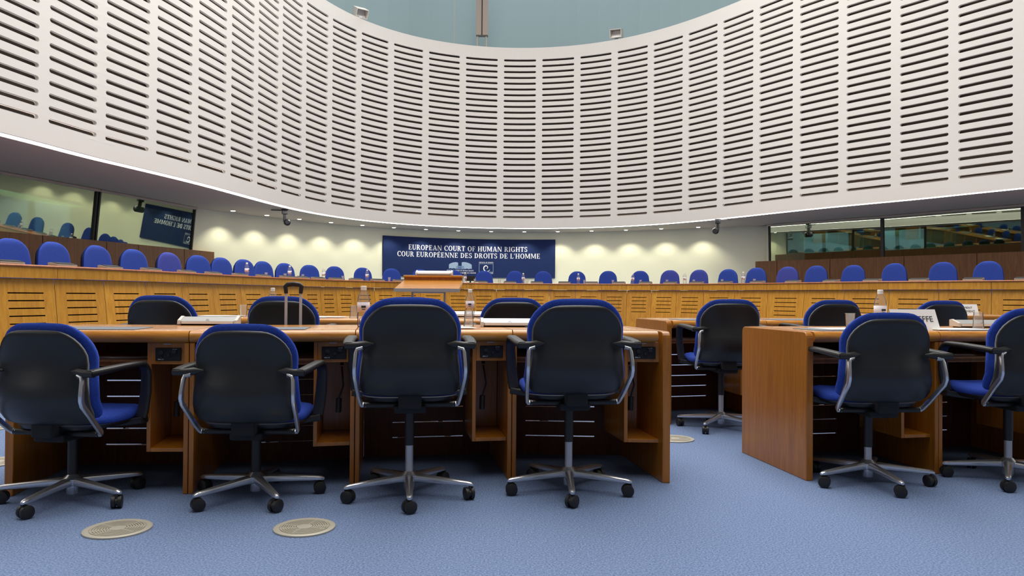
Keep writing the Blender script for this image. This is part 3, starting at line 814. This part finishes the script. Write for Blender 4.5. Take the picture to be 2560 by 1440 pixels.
for i in range(4): desk_unit(sec[i], sec[i + 1], 'wooden desk unit in the second left row, ' + sl_[i], left_end=(i == 0), right_end=(i == 3))
rn = [(1.478, 3.80), (2.225, 3.945), (2.97, 4.08), (3.71, 4.22)]
rl = ['wooden desk unit with big plain side panel facing the aisle', 'wooden desk unit second in the near right row', 'wooden desk unit third in the near right row, at picture edge']
for i in range(3): desk_unit(rn[i], rn[i + 1], rl[i], left_end=(i == 0), right_end=(i == 2))
r2 = [(1.12, 5.45), (1.90, 5.66), (2.66, 5.84), (3.42, 6.02)]
r2l = ['leftmost, beside the aisle', 'middle one, behind a chair', 'rightmost']
for i in range(3): desk_unit(r2[i], r2[i + 1], 'wooden desk unit in the second right row, ' + r2l[i], left_end=(i == 0), right_end=(i == 2))
# clerk's table seen from behind, right
t = thing('clerk_table', (3.78, 6.78, 0), math.radians(-8), 'plain wooden table carrying the government sign, behind the right desks', 'table')
b = MB(); b.box(-.55, .75, 0, .7, .735, .765); b.build('table_top', M['desktop'], t, bevel=.008)
b = MB(); b.box(-.55, .75, .0, .025, .25, .735); b.build('apron_panel', M['desk'], t, bevel=.003)
for u in (-.55, .72):
    b = MB(); b.box(u, u + .03, 0, .7, 0, .735); b.build('end_panel', M['desk'], t, bevel=.003)

# ------------------------------------------------------------------ desk accessories
def lamp_bar(x, y, z, rz, label, w=.32, tilt=.0):
    t = thing('lamp_bar', (x, y, z), rz, label, 'lamp bar', 'silver lamp bars')
    b = MB()
    b.prism_x([(0, .008), (.075, .008), (.075, .042), (.06, .046), (.004, .024)], -w / 2, w / 2); b.build('housing', M['silver'], t, bevel=.002)
    b = MB(); b.box(-w / 2 + .015, w / 2 - .015, -.003, .001, .009, .022); b.build('front_rail', M['paper'], t)
    for s in (-1, 1):
        b = MB(); u = s * w / 2
        b.prism_x([(-.004, .006), (.079, .006), (.079, .046), (.06, .050), (.0, .028)], u - .008, u + .008); b.build('end_cap', M['lightgrey'], t, bevel=.002)
    b = MB(); b.box(-w / 2 + .01, w / 2 - .01, .01, .07, 0, .008); b.build('foot', M['softblack'], t)
    b = MB(); b.lathe([(.009, 0), (.009, .004), (0, .004)], 16, (0, .0, .0)); o = b.build('badge', M['steel'], t, smooth=1); o.rotation_euler = (math.radians(60), 0, 0); o.location = (0, .006, .026)
    return t
lamp_bar(-1.63, 4.07, DH, math.radians(5), 'silver lamp bar on the leftmost near desk', .295)
lamp_bar(-.01, 4.14, DH, math.radians(5), 'silver lamp bar in front of a chair, near left desks', .30)
lamp_bar(-.33, 6.02, DH, 0, 'silver lamp bar behind the bottle on second left row', .32)
lamp_bar(2.80, 4.52, DH, math.radians(8), 'silver lamp bar behind the clear cup, near right desks', .30)

def sheet(x, y, w, h, rz, label, z=DH + .001):
    b = MB(); b.box(-w / 2, w / 2, -h / 2, h / 2, 0, .003); o = b.build('paper_sheet', M['paper'])
    o.location = (x, y, z); o.rotation_euler = (0, 0, math.radians(rz)); return tag(o, label, 'paper', 'white papers on the desks')
ZP_ = DH + .0035
sheet(-2.18, 5.74, .30, .21, 3, 'white paper sheet left of chair with suitcase handle, second left row', ZP_)
sheet(-1.40, 5.66, .30, .21, -4, 'white paper sheet beside the inverted cup, second left row', ZP_)
sheet(1.80, 4.12, .30, .21, 14, 'white paper sheet on near right desk beside name card', ZP_)
sheet(2.42, 4.18, .30, .21, 6, 'white paper sheet in front of the clear cup, near right desk', ZP_)
sheet(-.30, 3.89, .21, .15, 20, 'white paper corner beside the raised chair below lectern', ZP_)
sheet(-.27, 4.17, .11, .08, 4, 'small white paper square under the inverted cup and bottle', DH)
put_bottle(-.80, 4.10, DH, 'water bottle left of the raised chair on the near left desk', .2)
put_bottle(-.315, 5.72, DH, 'water bottle with white label rising behind the inverted cup', .0)
put_bottle(-1.775, 5.42 + .22, DH, 'water bottle peeking over the chair left of suitcase handle', .4)
put_bottle(2.045, 4.22, DH, 'water bottle behind the chair with name card, right desks', .1)
put_cup(-.235, 4.14, DH + .003, 'inverted clear cup in front of the labelled bottle', True)
put_cup(-1.17, 5.62, DH, 'inverted clear cup beside papers on second left row', True, sc=1.08)
put_cup(-2.02, 5.72, DH, 'clear cup half hidden behind chair, second left row', False, sc=1.05)
put_cup(2.70, 4.40, DH, 'inverted clear cup in front of the government sign', True, sc=1.1)
put_cup(1.905, 4.28, DH, 'clear cup half hidden by the chair with name card', False)
put_cup(2.62, 6.10, DH, 'clear cup on second right row behind a chair', False, sc=1.1)

# ------------------------------------------------------------------ text helpers
def text_obj(txt, size, mat, parent, name='lettering', align='CENTER'):
    cu = bpy.data.curves.new(name, 'FONT'); cu.body = txt; cu.size = size; cu.align_x = align; cu.align_y = 'CENTER'; cu.extrude = .0002
    cu.space_line = 1.0
    tmp = bpy.data.objects.new(name, cu); COL.objects.link(tmp)
    dg = bpy.context.evaluated_depsgraph_get(); me = bpy.data.meshes.new_from_object(tmp.evaluated_get(dg))
    bpy.data.objects.remove(tmp); me.materials.clear(); me.materials.append(mat)
    o = bpy.data.objects.new(name, me); COL.objects.link(o); o.parent = parent
    return o
def tent_card(x, y, z, rz, w, h, lines, size, label, dx=0.):
    t = thing('name_card', (x, y, z), rz, label, 'name card')
    dp = h * .42; th_ = .0015
    b = MB()
    b.hexa([(-w / 2, 0, 0), (w / 2, 0, 0), (w / 2, th_, 0), (-w / 2, th_, 0), (-w / 2, dp, h), (w / 2, dp, h), (w / 2, dp + th_, h), (-w / 2, dp + th_, h)])
    b.hexa([(-w / 2, 2 * dp, 0), (w / 2, 2 * dp, 0), (w / 2, 2 * dp + th_, 0), (-w / 2, 2 * dp + th_, 0), (-w / 2, dp, h), (w / 2, dp, h), (w / 2, dp + th_, h), (-w / 2, dp + th_, h)])
    b.build('card', M['paper'], t)
    ang = math.atan2(h, dp); n_ = len(lines)
    for k, l in enumerate(lines):
        o = text_obj(l, size, M['ink'], t); f = .52 + (n_ - 1) * .16 - k * .32
        o.rotation_euler = (ang, 0, 0); o.location = (dx, dp * f - .0022, h * f + .0006)
    return t
tent_card(2.19, 4.10, DH, math.radians(8), .27, .112, ['EFFE'], .046, 'white folded name card reading EFFE on the near right desk', .062)
tent_card(4.05, 6.82, .765, math.radians(-2), .285, .10, ['GOVERNMENT', 'GOUVERNEMENT'], .028, 'white folded sign reading GOVERNMENT and GOUVERNEMENT')

# ------------------------------------------------------------------ suitcase, lectern
t = thing('suitcase', (-1.265, 4.40, 0), math.radians(8), 'black trolley suitcase with raised silver handle behind near desks', 'suitcase')
b = MB(); b.box(-.17, .17, -.03, .08, .06, .56); b.build('body', M['softblack'], t, bevel=.03)
for s in (-1, 1):
    b = MB(); b.sweep([(s * .041, 0, .50), (s * .041, 0, .935)], rrect(.016, .012, .004, 2), side=(1, 0, 0)); b.build('handle_post', M['postsilver'], t, smooth=1)
    b = MB(); b.lathe([(.03, .0), (.03, .02)], 14); o = b.build('wheel', M['black'], t, smooth=1); o.rotation_euler = (0, PI / 2, 0); o.location = (s * .14 - .01, .03, .03)
b = MB(); pr = rrect(.026, .026, .010, 3)
b.sweep([(-.041, 0, .915), (-.043, 0, .94), (-.046, 0, .955), (-.035, 0, .966), (0, 0, .971), (.035, 0, .966), (.046, 0, .955), (.043, 0, .94), (.041, 0, .915)], pr, side=(0, 1, 0), scale=[(.8, .8), (.9, .9)] + [(1, 1)] * 5 + [(.9, .9), (.8, .8)])
b.build('handle_grip', M['black'], t, smooth=1)

LX, LY = -.775, 6.9
t = thing('lectern', (LX, LY, 0), math.radians(-2), 'wooden slanted lectern on thin steel legs in front of judges bench', 'lectern')
W2 = .297
b = MB(); b.hexa([(-W2, 0, .945), (W2, 0, .945), (W2 - .01, .42, 1.035), (-W2 + .01, .42, 1.035), (-W2, 0, .972), (W2, 0, .972), (W2 - .015, .42, 1.058), (-W2 + .015, .42, 1.058)])
b.build('reading_board', M['desktop'], t, bevel=.003)
b = MB(); b.box(-W2 - .002, W2 + .002, -.008, .002, .942, .973); b.build('front_edge', M['steel'], t)
b = MB(); b.box(-W2 + .015, W2 - .015, .42, .44, 1.03, 1.085); b.build('back_ledge', M['desk'], t, bevel=.002)
b = MB(); b.box(-W2 + .012, W2 - .012, .40, .56, 1.085, 1.105); b.build('ledge_top', M['desktop'], t, bevel=.003)
for s in (-1, 1):
    b = MB(); b.tube([(s * .15, .12, .02), (s * .15, .12, .965)], .010, 10); b.tube([(s * .15, -.12, .012), (s * .15, .42, .012)], .012, 8); b.build('leg', M['steel'], t, smooth=1)
b = MB(); b.tube([(-.15, .12, .94), (.15, .12, .94)], .008, 8); b.build('cross_rail', M['steel'], t, smooth=1)
lamp_bar(LX + .02, LY + .42, 1.105, math.radians(-2), 'silver lamp bar on top of the lectern', .34)

# ------------------------------------------------------------------ floor air vents
def vent(x, y, d, label, rz):
    t = thing('floor_vent', (x, y, 0), rz, label, 'floor vent', 'round metal floor vents')
    R = d / 2
    b = MB(); b.lathe([(R, .0005), (R, .006), (R - .008, .009), (R - .022, .007), (R - .024, .004)], 48); b.lathe([(R - .024, .0015), (0, .0015)], 48)
    b.build('rim', M['vent'], t, smooth=1)
    b = MB(); r = R - .026
    b.lathe([(r, .002), (0, .002)], 48, mi=1)
    nr = 7; st = (r - .03) / nr
    for k in range(nr):
        q = .03 + st * (k + .45); b.lathe([(q, .002), (q, .008), (q + st * .55, .008), (q + st * .55, .002)], 48)
    b.lathe([(.03, .002), (.03, .008), (0, .009)], 32)
    for a in range(4):
        aa = PI / 4 + a * PI / 2; c, s = math.cos(aa), math.sin(aa)
        b.hexa([(c * .02 - s * .004, s * .02 + c * .004, .002), (c * r - s * .004, s * r + c * .004, .002), (c * r + s * .004, s * r - c * .004, .002), (c * .02 + s * .004, s * .02 - c * .004, .002),
                (c * .02 - s * .004, s * .02 + c * .004, .0075), (c * r - s * .004, s * r + c * .004, .0075), (c * r + s * .004, s * r - c * .004, .0075), (c * .02 + s * .004, s * .02 - c * .004, .0075)])
    b.build('grille', [M['vent'], M['softblack']], t, smooth=1)
vent(-1.508, 2.93, .245, 'round metal floor vent in front of the leftmost chair', .3)
vent(-.80, 2.965, .235, 'round metal floor vent in front of the second chair from left', .5)
vent(1.05, 4.87, .24, 'round metal floor vent in the aisle between the desk blocks', 0)
vent(-3.44, 5.13, .24, 'round metal floor vent at left picture edge, farther one', 0)
vent(-2.74, 4.07, .24, 'round metal floor vent at left picture edge, nearer one', 0)

# ------------------------------------------------------------------ banner
def glyphs():
    T, t, sh = .17, .075, .055
    R = lambda x0, y0, x1, y1: [(x0, y0), (x1, y0), (x1, y1), (x0, y1)]
    def ring(cx, cy, rx, ry, tx, ty, a0, a1, n=14):
        o = []
        for k in range(n):
            p, q = math.radians(a0 + (a1 - a0) * k / n), math.radians(a0 + (a1 - a0) * (k + 1) / n)
            o.append([(cx + rx * math.cos(p), cy + ry * math.sin(p)), (cx + rx * math.cos(q), cy + ry * math.sin(q)),
                      (cx + (rx - tx) * math.cos(q), cy + (ry - ty) * math.sin(q)), (cx + (rx - tx) * math.cos(p), cy + (ry - ty) * math.sin(p))])
        return o
    def stem(x, w=T, top=True, bot=True):
        o = [R(x, 0, x + w, 1)]
        if bot: o.append(R(x - .07, 0, x + w + .07, sh))
        if top: o.append(R(x - .07, 1 - sh, x + w + .07, 1))
        return o
    G = {}
    e = stem(.09) + [R(.26, 1 - t, .60, 1), R(.54, .76, .60, 1), R(.26, .47, .46, .54), R(.44, .38, .49, .63), R(.26, 0, .63, t), R(.57, 0, .63, .25)]
    G['E'] = (e, .70); G['É'] = (e + [[(.28, 1.08), (.36, 1.08), (.50, 1.27), (.36, 1.27)]], .70)
    G['F'] = (stem(.09) + [R(.26, 1 - t, .58, 1), R(.52, .76, .58, 1), R(.26, .47, .46, .54), R(.44, .38, .49, .63)], .63)
    G['L'] = (stem(.09) + [R(.26, 0, .60, t), R(.54, 0, .60, .26)], .65)
    G['H'] = (stem(.09) + stem(.60) + [R(.26, .47, .60, .54)], .87)
    G['I'] = (stem(.09), .36)
    G['T'] = (stem(.26, top=False) + [R(.02, 1 - t, .68, 1), R(.02, .76, .08, 1), R(.62, .76, .68, 1)], .71)
    G['N'] = (stem(.10, t, True, True) + [R(.72, 0, .72 + t, 1), R(.64, 1 - sh, .87, 1), [(.04, 1), (.24, 1), (.795, 0), (.64, 0)]], .90)
    G['M'] = (stem(.09, t) + stem(.80, T) + [[(.09, 1), (.28, 1), (.56, .12), (.44, .12)], [(.80, 1), (.90, 1), (.56, .12), (.48, .12)]], 1.08)
    G['U'] = ([R(.09, .30, .26, 1), R(.02, 1 - sh, .33, 1), R(.62, .30, .62 + t, 1), R(.54, 1 - sh, .78, 1)] + ring(.393, .30, .303, .32, .13, .10, 180, 360), .80)
    bowlP = ring(.26, .735, .36, .265, .16, .07, -90, 90)
    G['P'] = (stem(.09) + bowlP, .67)
    G['R'] = (stem(.09) + bowlP + [[(.34, .48), (.50, .48), (.76, 0), (.56, 0)], R(.56, 0, .80, sh)], .80)
    G['D'] = (stem(.09) + ring(.26, .5, .50, .5, .18, .075, -90, 90, 18), .82)
    G['O'] = (ring(.43, .5, .40, .52, .18, .075, 0, 360, 28), .86)
    G['C'] = (ring(.43, .5, .40, .52, .18, .075, 48, 312, 24) + [R(.64, .66, .70, .98), R(.64, .04, .69, .22)], .76)
    G['G'] = (ring(.43, .5, .40, .52, .18, .075, 48, 318, 24) + [R(.64, .66, .70, .98), R(.62, .05, .78, .42), R(.52, .38, .86, .43)], .88)
    G['S'] = (ring(.31, .75, .25, .27, .13, .075, 30, 270, 18) + ring(.31, .255, .27, .275, .15, .075, -150, 90, 18) + [R(.48, .70, .53, .98), R(.05, .03, .10, .30)], .62)
    G['A'] = ([[(.36, 1), (.42, 1), (.20, .0), (.10, .0)], [(.36, 1), (.50, 1), (.82, 0), (.62, 0)], R(.26, .28, .66, .35), R(.0, 0, .30, sh), R(.52, 0, .88, sh)], .86)
    G["'"] = ([[(.06, 1), (.18, 1), (.13, .70), (.07, .70)]], .24)
    G[' '] = ([], .34)
    return G
GL = glyphs()
def lay(txt, x0, z0, size, width=None):
    """polygons in (arc, height)"""
    adv = sum(GL[c][1] + .06 for c in txt) - .06; kx = size if width is None else width / adv
    out = []; x = 0.
    for c in txt:
        ps, w = GL[c]
        for p in ps: out.append([(x0 + (x + q[0]) * kx, z0 + q[1] * size) for q in p])
        x += w + .06
    return out
bs0, bs1 = 5.605, 10.605
bmid = WL.at((bs0 + bs1) / 2)
ban = thing('banner', (bmid.x, bmid.y, 0), 0, 'large navy blue banner with white court lettering on the curved back wall', 'banner')
def WB(s, o, z): p = WL.at(s, -o); return (p.x - bmid.x, p.y - bmid.y, z)
b = MB(); n = 50; zb0, zb1 = 1.435, 2.525
ss = [bs0 + (bs1 - bs0) * k / n for k in range(n + 1)]
b.grid([[WB(s, .0, zb0) for s in ss], [WB(s, .045, zb0) for s in ss], [WB(s, .045, zb1) for s in ss], [WB(s, .0, zb1) for s in ss]])
for s in (bs0, bs1): b.add([WB(s, 0, zb0), WB(s, .045, zb0), WB(s, .045, zb1), WB(s, 0, zb1)], [(0, 1, 2, 3)])
b.build('banner_panel', M['navy'], ban, fix=False)
def pxs(x):  # arc position on the wall for a horizontal bearing measured from the plan drawing
    lo, hi = 0., WL.L
    for _ in range(40):
        m = (lo + hi) / 2; p = WL.at(m, -.05)
        if p.x / p.y < (x - 1280) / 1900: lo = m
        else: hi = m
    return (lo + hi) / 2
def flat(polys, name, mat, o=.047):
    b = MB()
    for p in polys:
        b.add([WB(s, o, z) for s, z in p], [tuple(range(len(p)))])
    return b.build(name, mat, ban, fix=False)
a, e = pxs(1020.4), pxs(1318); flat(lay('EUROPEAN COURT OF HUMAN RIGHTS', a, 2.178, .138, e - a), 'lettering', M['letter'])
a, e = pxs(992.4), pxs(1350); flat(lay("COUR EUROPÉENNE DES DROITS DE L'HOMME", a, 1.985, .138, e - a), 'lettering', M['letter'])
a, e = pxs(1117), pxs(1184); flat(lay('EUROPEAN COURT OF HUMAN RIGHTS', a, 1.608, .035, e - a), 'lettering', M['letter'])
a, e = pxs(1111), pxs(1190); flat(lay("COUR EUROPÉENNE DES DROITS DE L'HOMME", a, 1.545, .035, e - a), 'lettering', M['letter'])
a, e = pxs(1197), pxs(1233); flat(lay('COUNCIL OF EUROPE', a, 1.845, .035, e - a), 'lettering', M['letter'])
flat(lay("CONSEIL DE L'EUROPE", a, 1.545, .035, e - a), 'lettering', M['letter'])
# building emblem: two drums joined by a low colonnade
def drum_em(s0, s1, z0, zl, zr, mirror=False):
    o = []; n = 10
    for k in range(n):
        u0, u1 = k / n, (k + 1) / n
        tz = lambda u: (zl + (zr - zl) * u) + .035 * math.sin(PI * min(1, max(0, u))) ** .6
        o.append([(s0 + (s1 - s0) * u0, z0 + .02 * abs(math.sin(9 * u0))), (s0 + (s1 - s0) * u1, z0 + .02 * abs(math.sin(9 * u1))), (s0 + (s1 - s0) * u1, tz(u1)), (s0 + (s1 - s0) * u0, tz(u0))])
    return o
a, e = pxs(1122), pxs(1179); w = e - a
flat(drum_em(a, a + w * .40, 1.672, 1.79, 1.845) + drum_em(a + w * .56, e, 1.665, 1.855, 1.79), 'emblem_building', M['pale'])
flat([[(a + w * (.32 + .032 * k), 1.662), (a + w * (.342 + .032 * k), 1.662), (a + w * (.342 + .032 * k), 1.735), (a + w * (.32 + .032 * k), 1.735)] for k in range(11)] +
     [[(a + w * .31, 1.735), (a + w * .67, 1.735), (a + w * .62, 1.757), (a + w * .36, 1.757)]], 'emblem_colonnade', M['mid'], .049)
# framed spiral emblem
a, e = pxs(1197), pxs(1233); z0, z1 = 1.592, 1.832; tt = .010
flat([[(a, z0), (e, z0), (e, z0 + tt), (a, z0 + tt)], [(a, z1 - tt), (e, z1 - tt), (e, z1), (a, z1)], [(a, z0), (a + tt, z0), (a + tt, z1), (a, z1)], [(e - tt, z0), (e, z0), (e, z1), (e - tt, z1)]], 'emblem_frame', M['pale'])
cx, cz = (a + e) / 2, (z0 + z1) / 2
sp = []; prev = None
for k in range(41):
    u = k / 40; ang = math.radians(-100 + 470 * u) ; ang = math.radians(-25 - 440 * u)
    r = .105 * (1 - u) + .012; wd = .006 + .030 * math.sin(PI * min(1, u * 1.15)) ** .8 * (1 - .5 * u)
    c_, s_ = math.cos(ang), math.sin(ang)
    cur = ((cx + (r + wd / 2) * c_ * .95 + .008, cz + (r + wd / 2) * s_), (cx + (r - wd / 2) * c_ * .95 + .008, cz + (r - wd / 2) * s_))
    if prev: sp.append([prev[0], cur[0], cur[1], prev[1]])
    prev = cur
flat(sp, 'emblem_spiral', M['letter'])

# ------------------------------------------------------------------ cameras and floodlights
def ptz(x, y, rz, label, style):
    t = thing('dome_camera', (x, y, HC), rz, label, 'camera', 'black remote cameras')
    b = MB(); b.lathe([(.075, -.012), (.075, .012)], 20); b.box(-.02, .28, -.025, .025, -.03, -.005); b.build('mount_arm', M['ptz'], t, bevel=.004)
    b = MB(); b.box(-.06, .06, -.06, .06, -.10, -.02); b.box(-.03, .03, -.035, .035, -.26, -.08); b.build('yoke', M['ptz'], t, bevel=.01)
    b = MB(); pr = [(.07 * math.cos(2 * PI * j / 18), .07 * math.sin(2 * PI * j / 18)) for j in range(18)]
    b.sweep([(-.05, -.12, -.27), (-.05, -.10, -.27), (-.05, .06, -.27), (-.05, .09, -.27)], pr, side=(0, 0, 1), scale=[(.8, .8), (1, 1), (1, 1), (.6, .6)])
    b.build('camera_head', M['ptz'], t, smooth=1)
    b = MB(); b.sweep([(-.05, -.122, -.27), (-.05, -.118, -.27)], [(.6 * x_, .6 * y_) for x_, y_ in pr], side=(0, 0, 1)); b.build('lens', M['softblack'], t, smooth=1)
ptz(-4.83, 16.1, math.radians(200), 'black remote camera hanging from the soffit, left of the banner', 0)
ptz(4.72, 17.45, math.radians(-20), 'black remote camera hanging from the soffit, right of the banner', 1)
def flood(x, y, z, rz, tilt, label):
    t = thing('floodlight', (x, y, z), rz, label, 'floodlight', 'floodlights on the drum rim')
    b = MB()
    b.box(-.15, .15, -.14, .14, -.10, -.085); b.box(-.15, .15, -.14, .14, .10, .115)
    b.box(-.15, -.135, -.14, .14, -.085, .10); b.box(.135, .15, -.14, .14, -.085, .10); b.box(-.135, .135, .12, .14, -.085, .10)
    o = b.build('housing', M['lightgrey'], t, bevel=.004); o.rotation_euler = (tilt, 0, 0); o.location = (0, 0, .14)
    b = MB(); b.hexa([(-.13, -.05, -.08), (.13, -.05, -.08), (.13, .11, -.08), (-.13, .11, -.08), (-.13, .05, .0), (.13, .05, .0), (.13, .11, .09), (-.13, .11, .09)])
    o2 = b.build('reflector', M['paper'], t); o2.rotation_euler = (tilt, 0, 0); o2.location = (0, 0, .14)
    b = MB(); b.box(-.04, .04, -.03, .03, -.04, .06); b.build('bracket', M['steel'], t)
flood(-3.68, 18.13, ZT + .03, math.radians(35), .5, 'white box floodlight on the drum rim, left')
flood(2.64, 19.46, ZT + .03, math.radians(-20), .25, 'white box floodlight on the drum rim, right')

# ------------------------------------------------------------------ downlights along the back wall
ph = 9.74
dls = [ph + 1.0 * k for k in range(-9, 6) if .4 < ph + k < WL.L - .3]
prd = None
for i, s in enumerate(dls):
    p = WL.at(s, -.40)
    t = thing('downlight', (p.x, p.y, HC + .01), 0, 'small recessed downlight in the soffit along back wall, %s' % nth(i, len(dls)), 'downlight', 'recessed downlights above the back wall')
    if prd is None:
        b = MB(); b.lathe([(.06, -.004), (.06, .0), (.045, .0), (.045, -.004)], 20); me1 = b.mesh('trim_ring', M['lightgrey'])
        b = MB(); b.lathe([(.05, -.001), (.045, -.012), (0, -.016)], 20); me2 = b.mesh('lens', M['downl']); prd = (me1, me2)
    for nm, me in (('trim_ring', prd[0]), ('lens', prd[1])):
        o = bpy.data.objects.new(nm, me); COL.objects.link(o); o.parent = t
    ld = bpy.data.lights.new('spot', 'SPOT'); ld.energy = 46; ld.color = (1, .97, .80); ld.spot_size = math.radians(112); ld.spot_blend = .55; ld.shadow_soft_size = .03
    lo = bpy.data.objects.new('spot', ld); COL.objects.link(lo); lo.parent = t; lo.location = (0, 0, -.02)

# ------------------------------------------------------------------ light
def area(name, loc, sx, sy, e, col=(1, 1, 1), rot=(0, 0, 0)):
    l = bpy.data.lights.new(name, 'AREA'); l.shape = 'RECTANGLE'; l.size = sx; l.size_y = sy; l.energy = e; l.color = col
    o = bpy.data.objects.new(name, l); COL.objects.link(o); o.location = loc; o.rotation_euler = rot; return o
area('ceiling_light', (0, 8.5, 11.5), 9, 13, 2100, (1, .975, .93))
area('ceiling_light', (0, 22.0, 15.6), 16, 3, 1500, (.93, .98, 1))  # added out of view to brighten the pale cloth above the drum
area('booth_light', (-8.6, 13.2, 2.6), .5, 3.5, 22, (.85, 1, .98))
area('ceiling_light', (1.0, 0.0, 8.5), 8, 4, 300, (1, .975, .93))
w = bpy.data.worlds.new('world'); scn.world = w; w.use_nodes = True
w.node_tree.nodes['Background'].inputs[0].default_value = (1, .98, .95, 1)
w.node_tree.nodes['Background'].inputs[1].default_value = .12

# ------------------------------------------------------------------ camera
cam = bpy.data.cameras.new('camera'); cam.sensor_width = 36; cam.lens = 1900 / 2560 * 36; cam.clip_end = 200
co = bpy.data.objects.new('camera', cam); COL.objects.link(co)
pt, rl_ = math.atan(21 / 1900), .007
f = Vector((0, math.cos(pt), math.sin(pt))); r = Vector((1, 0, 0)); u = r.cross(f)
r2_ = r * math.cos(rl_) + u * math.sin(rl_); u2 = u * math.cos(rl_) - r * math.sin(rl_)
co.matrix_world = Matrix(((r2_.x, u2.x, -f.x, 0), (r2_.y, u2.y, -f.y, 0), (r2_.z, u2.z, -f.z, .907), (0, 0, 0, 1)))
scn.camera = co
scn.view_settings.view_transform = 'Standard'; scn.view_settings.look = 'None'; scn.view_settings.gamma = 1
scn.view_settings.exposure = 0; scn.view_settings.use_curve_mapping = False
scn.cycles.max_bounces = 8; scn.cycles.transparent_max_bounces = 12
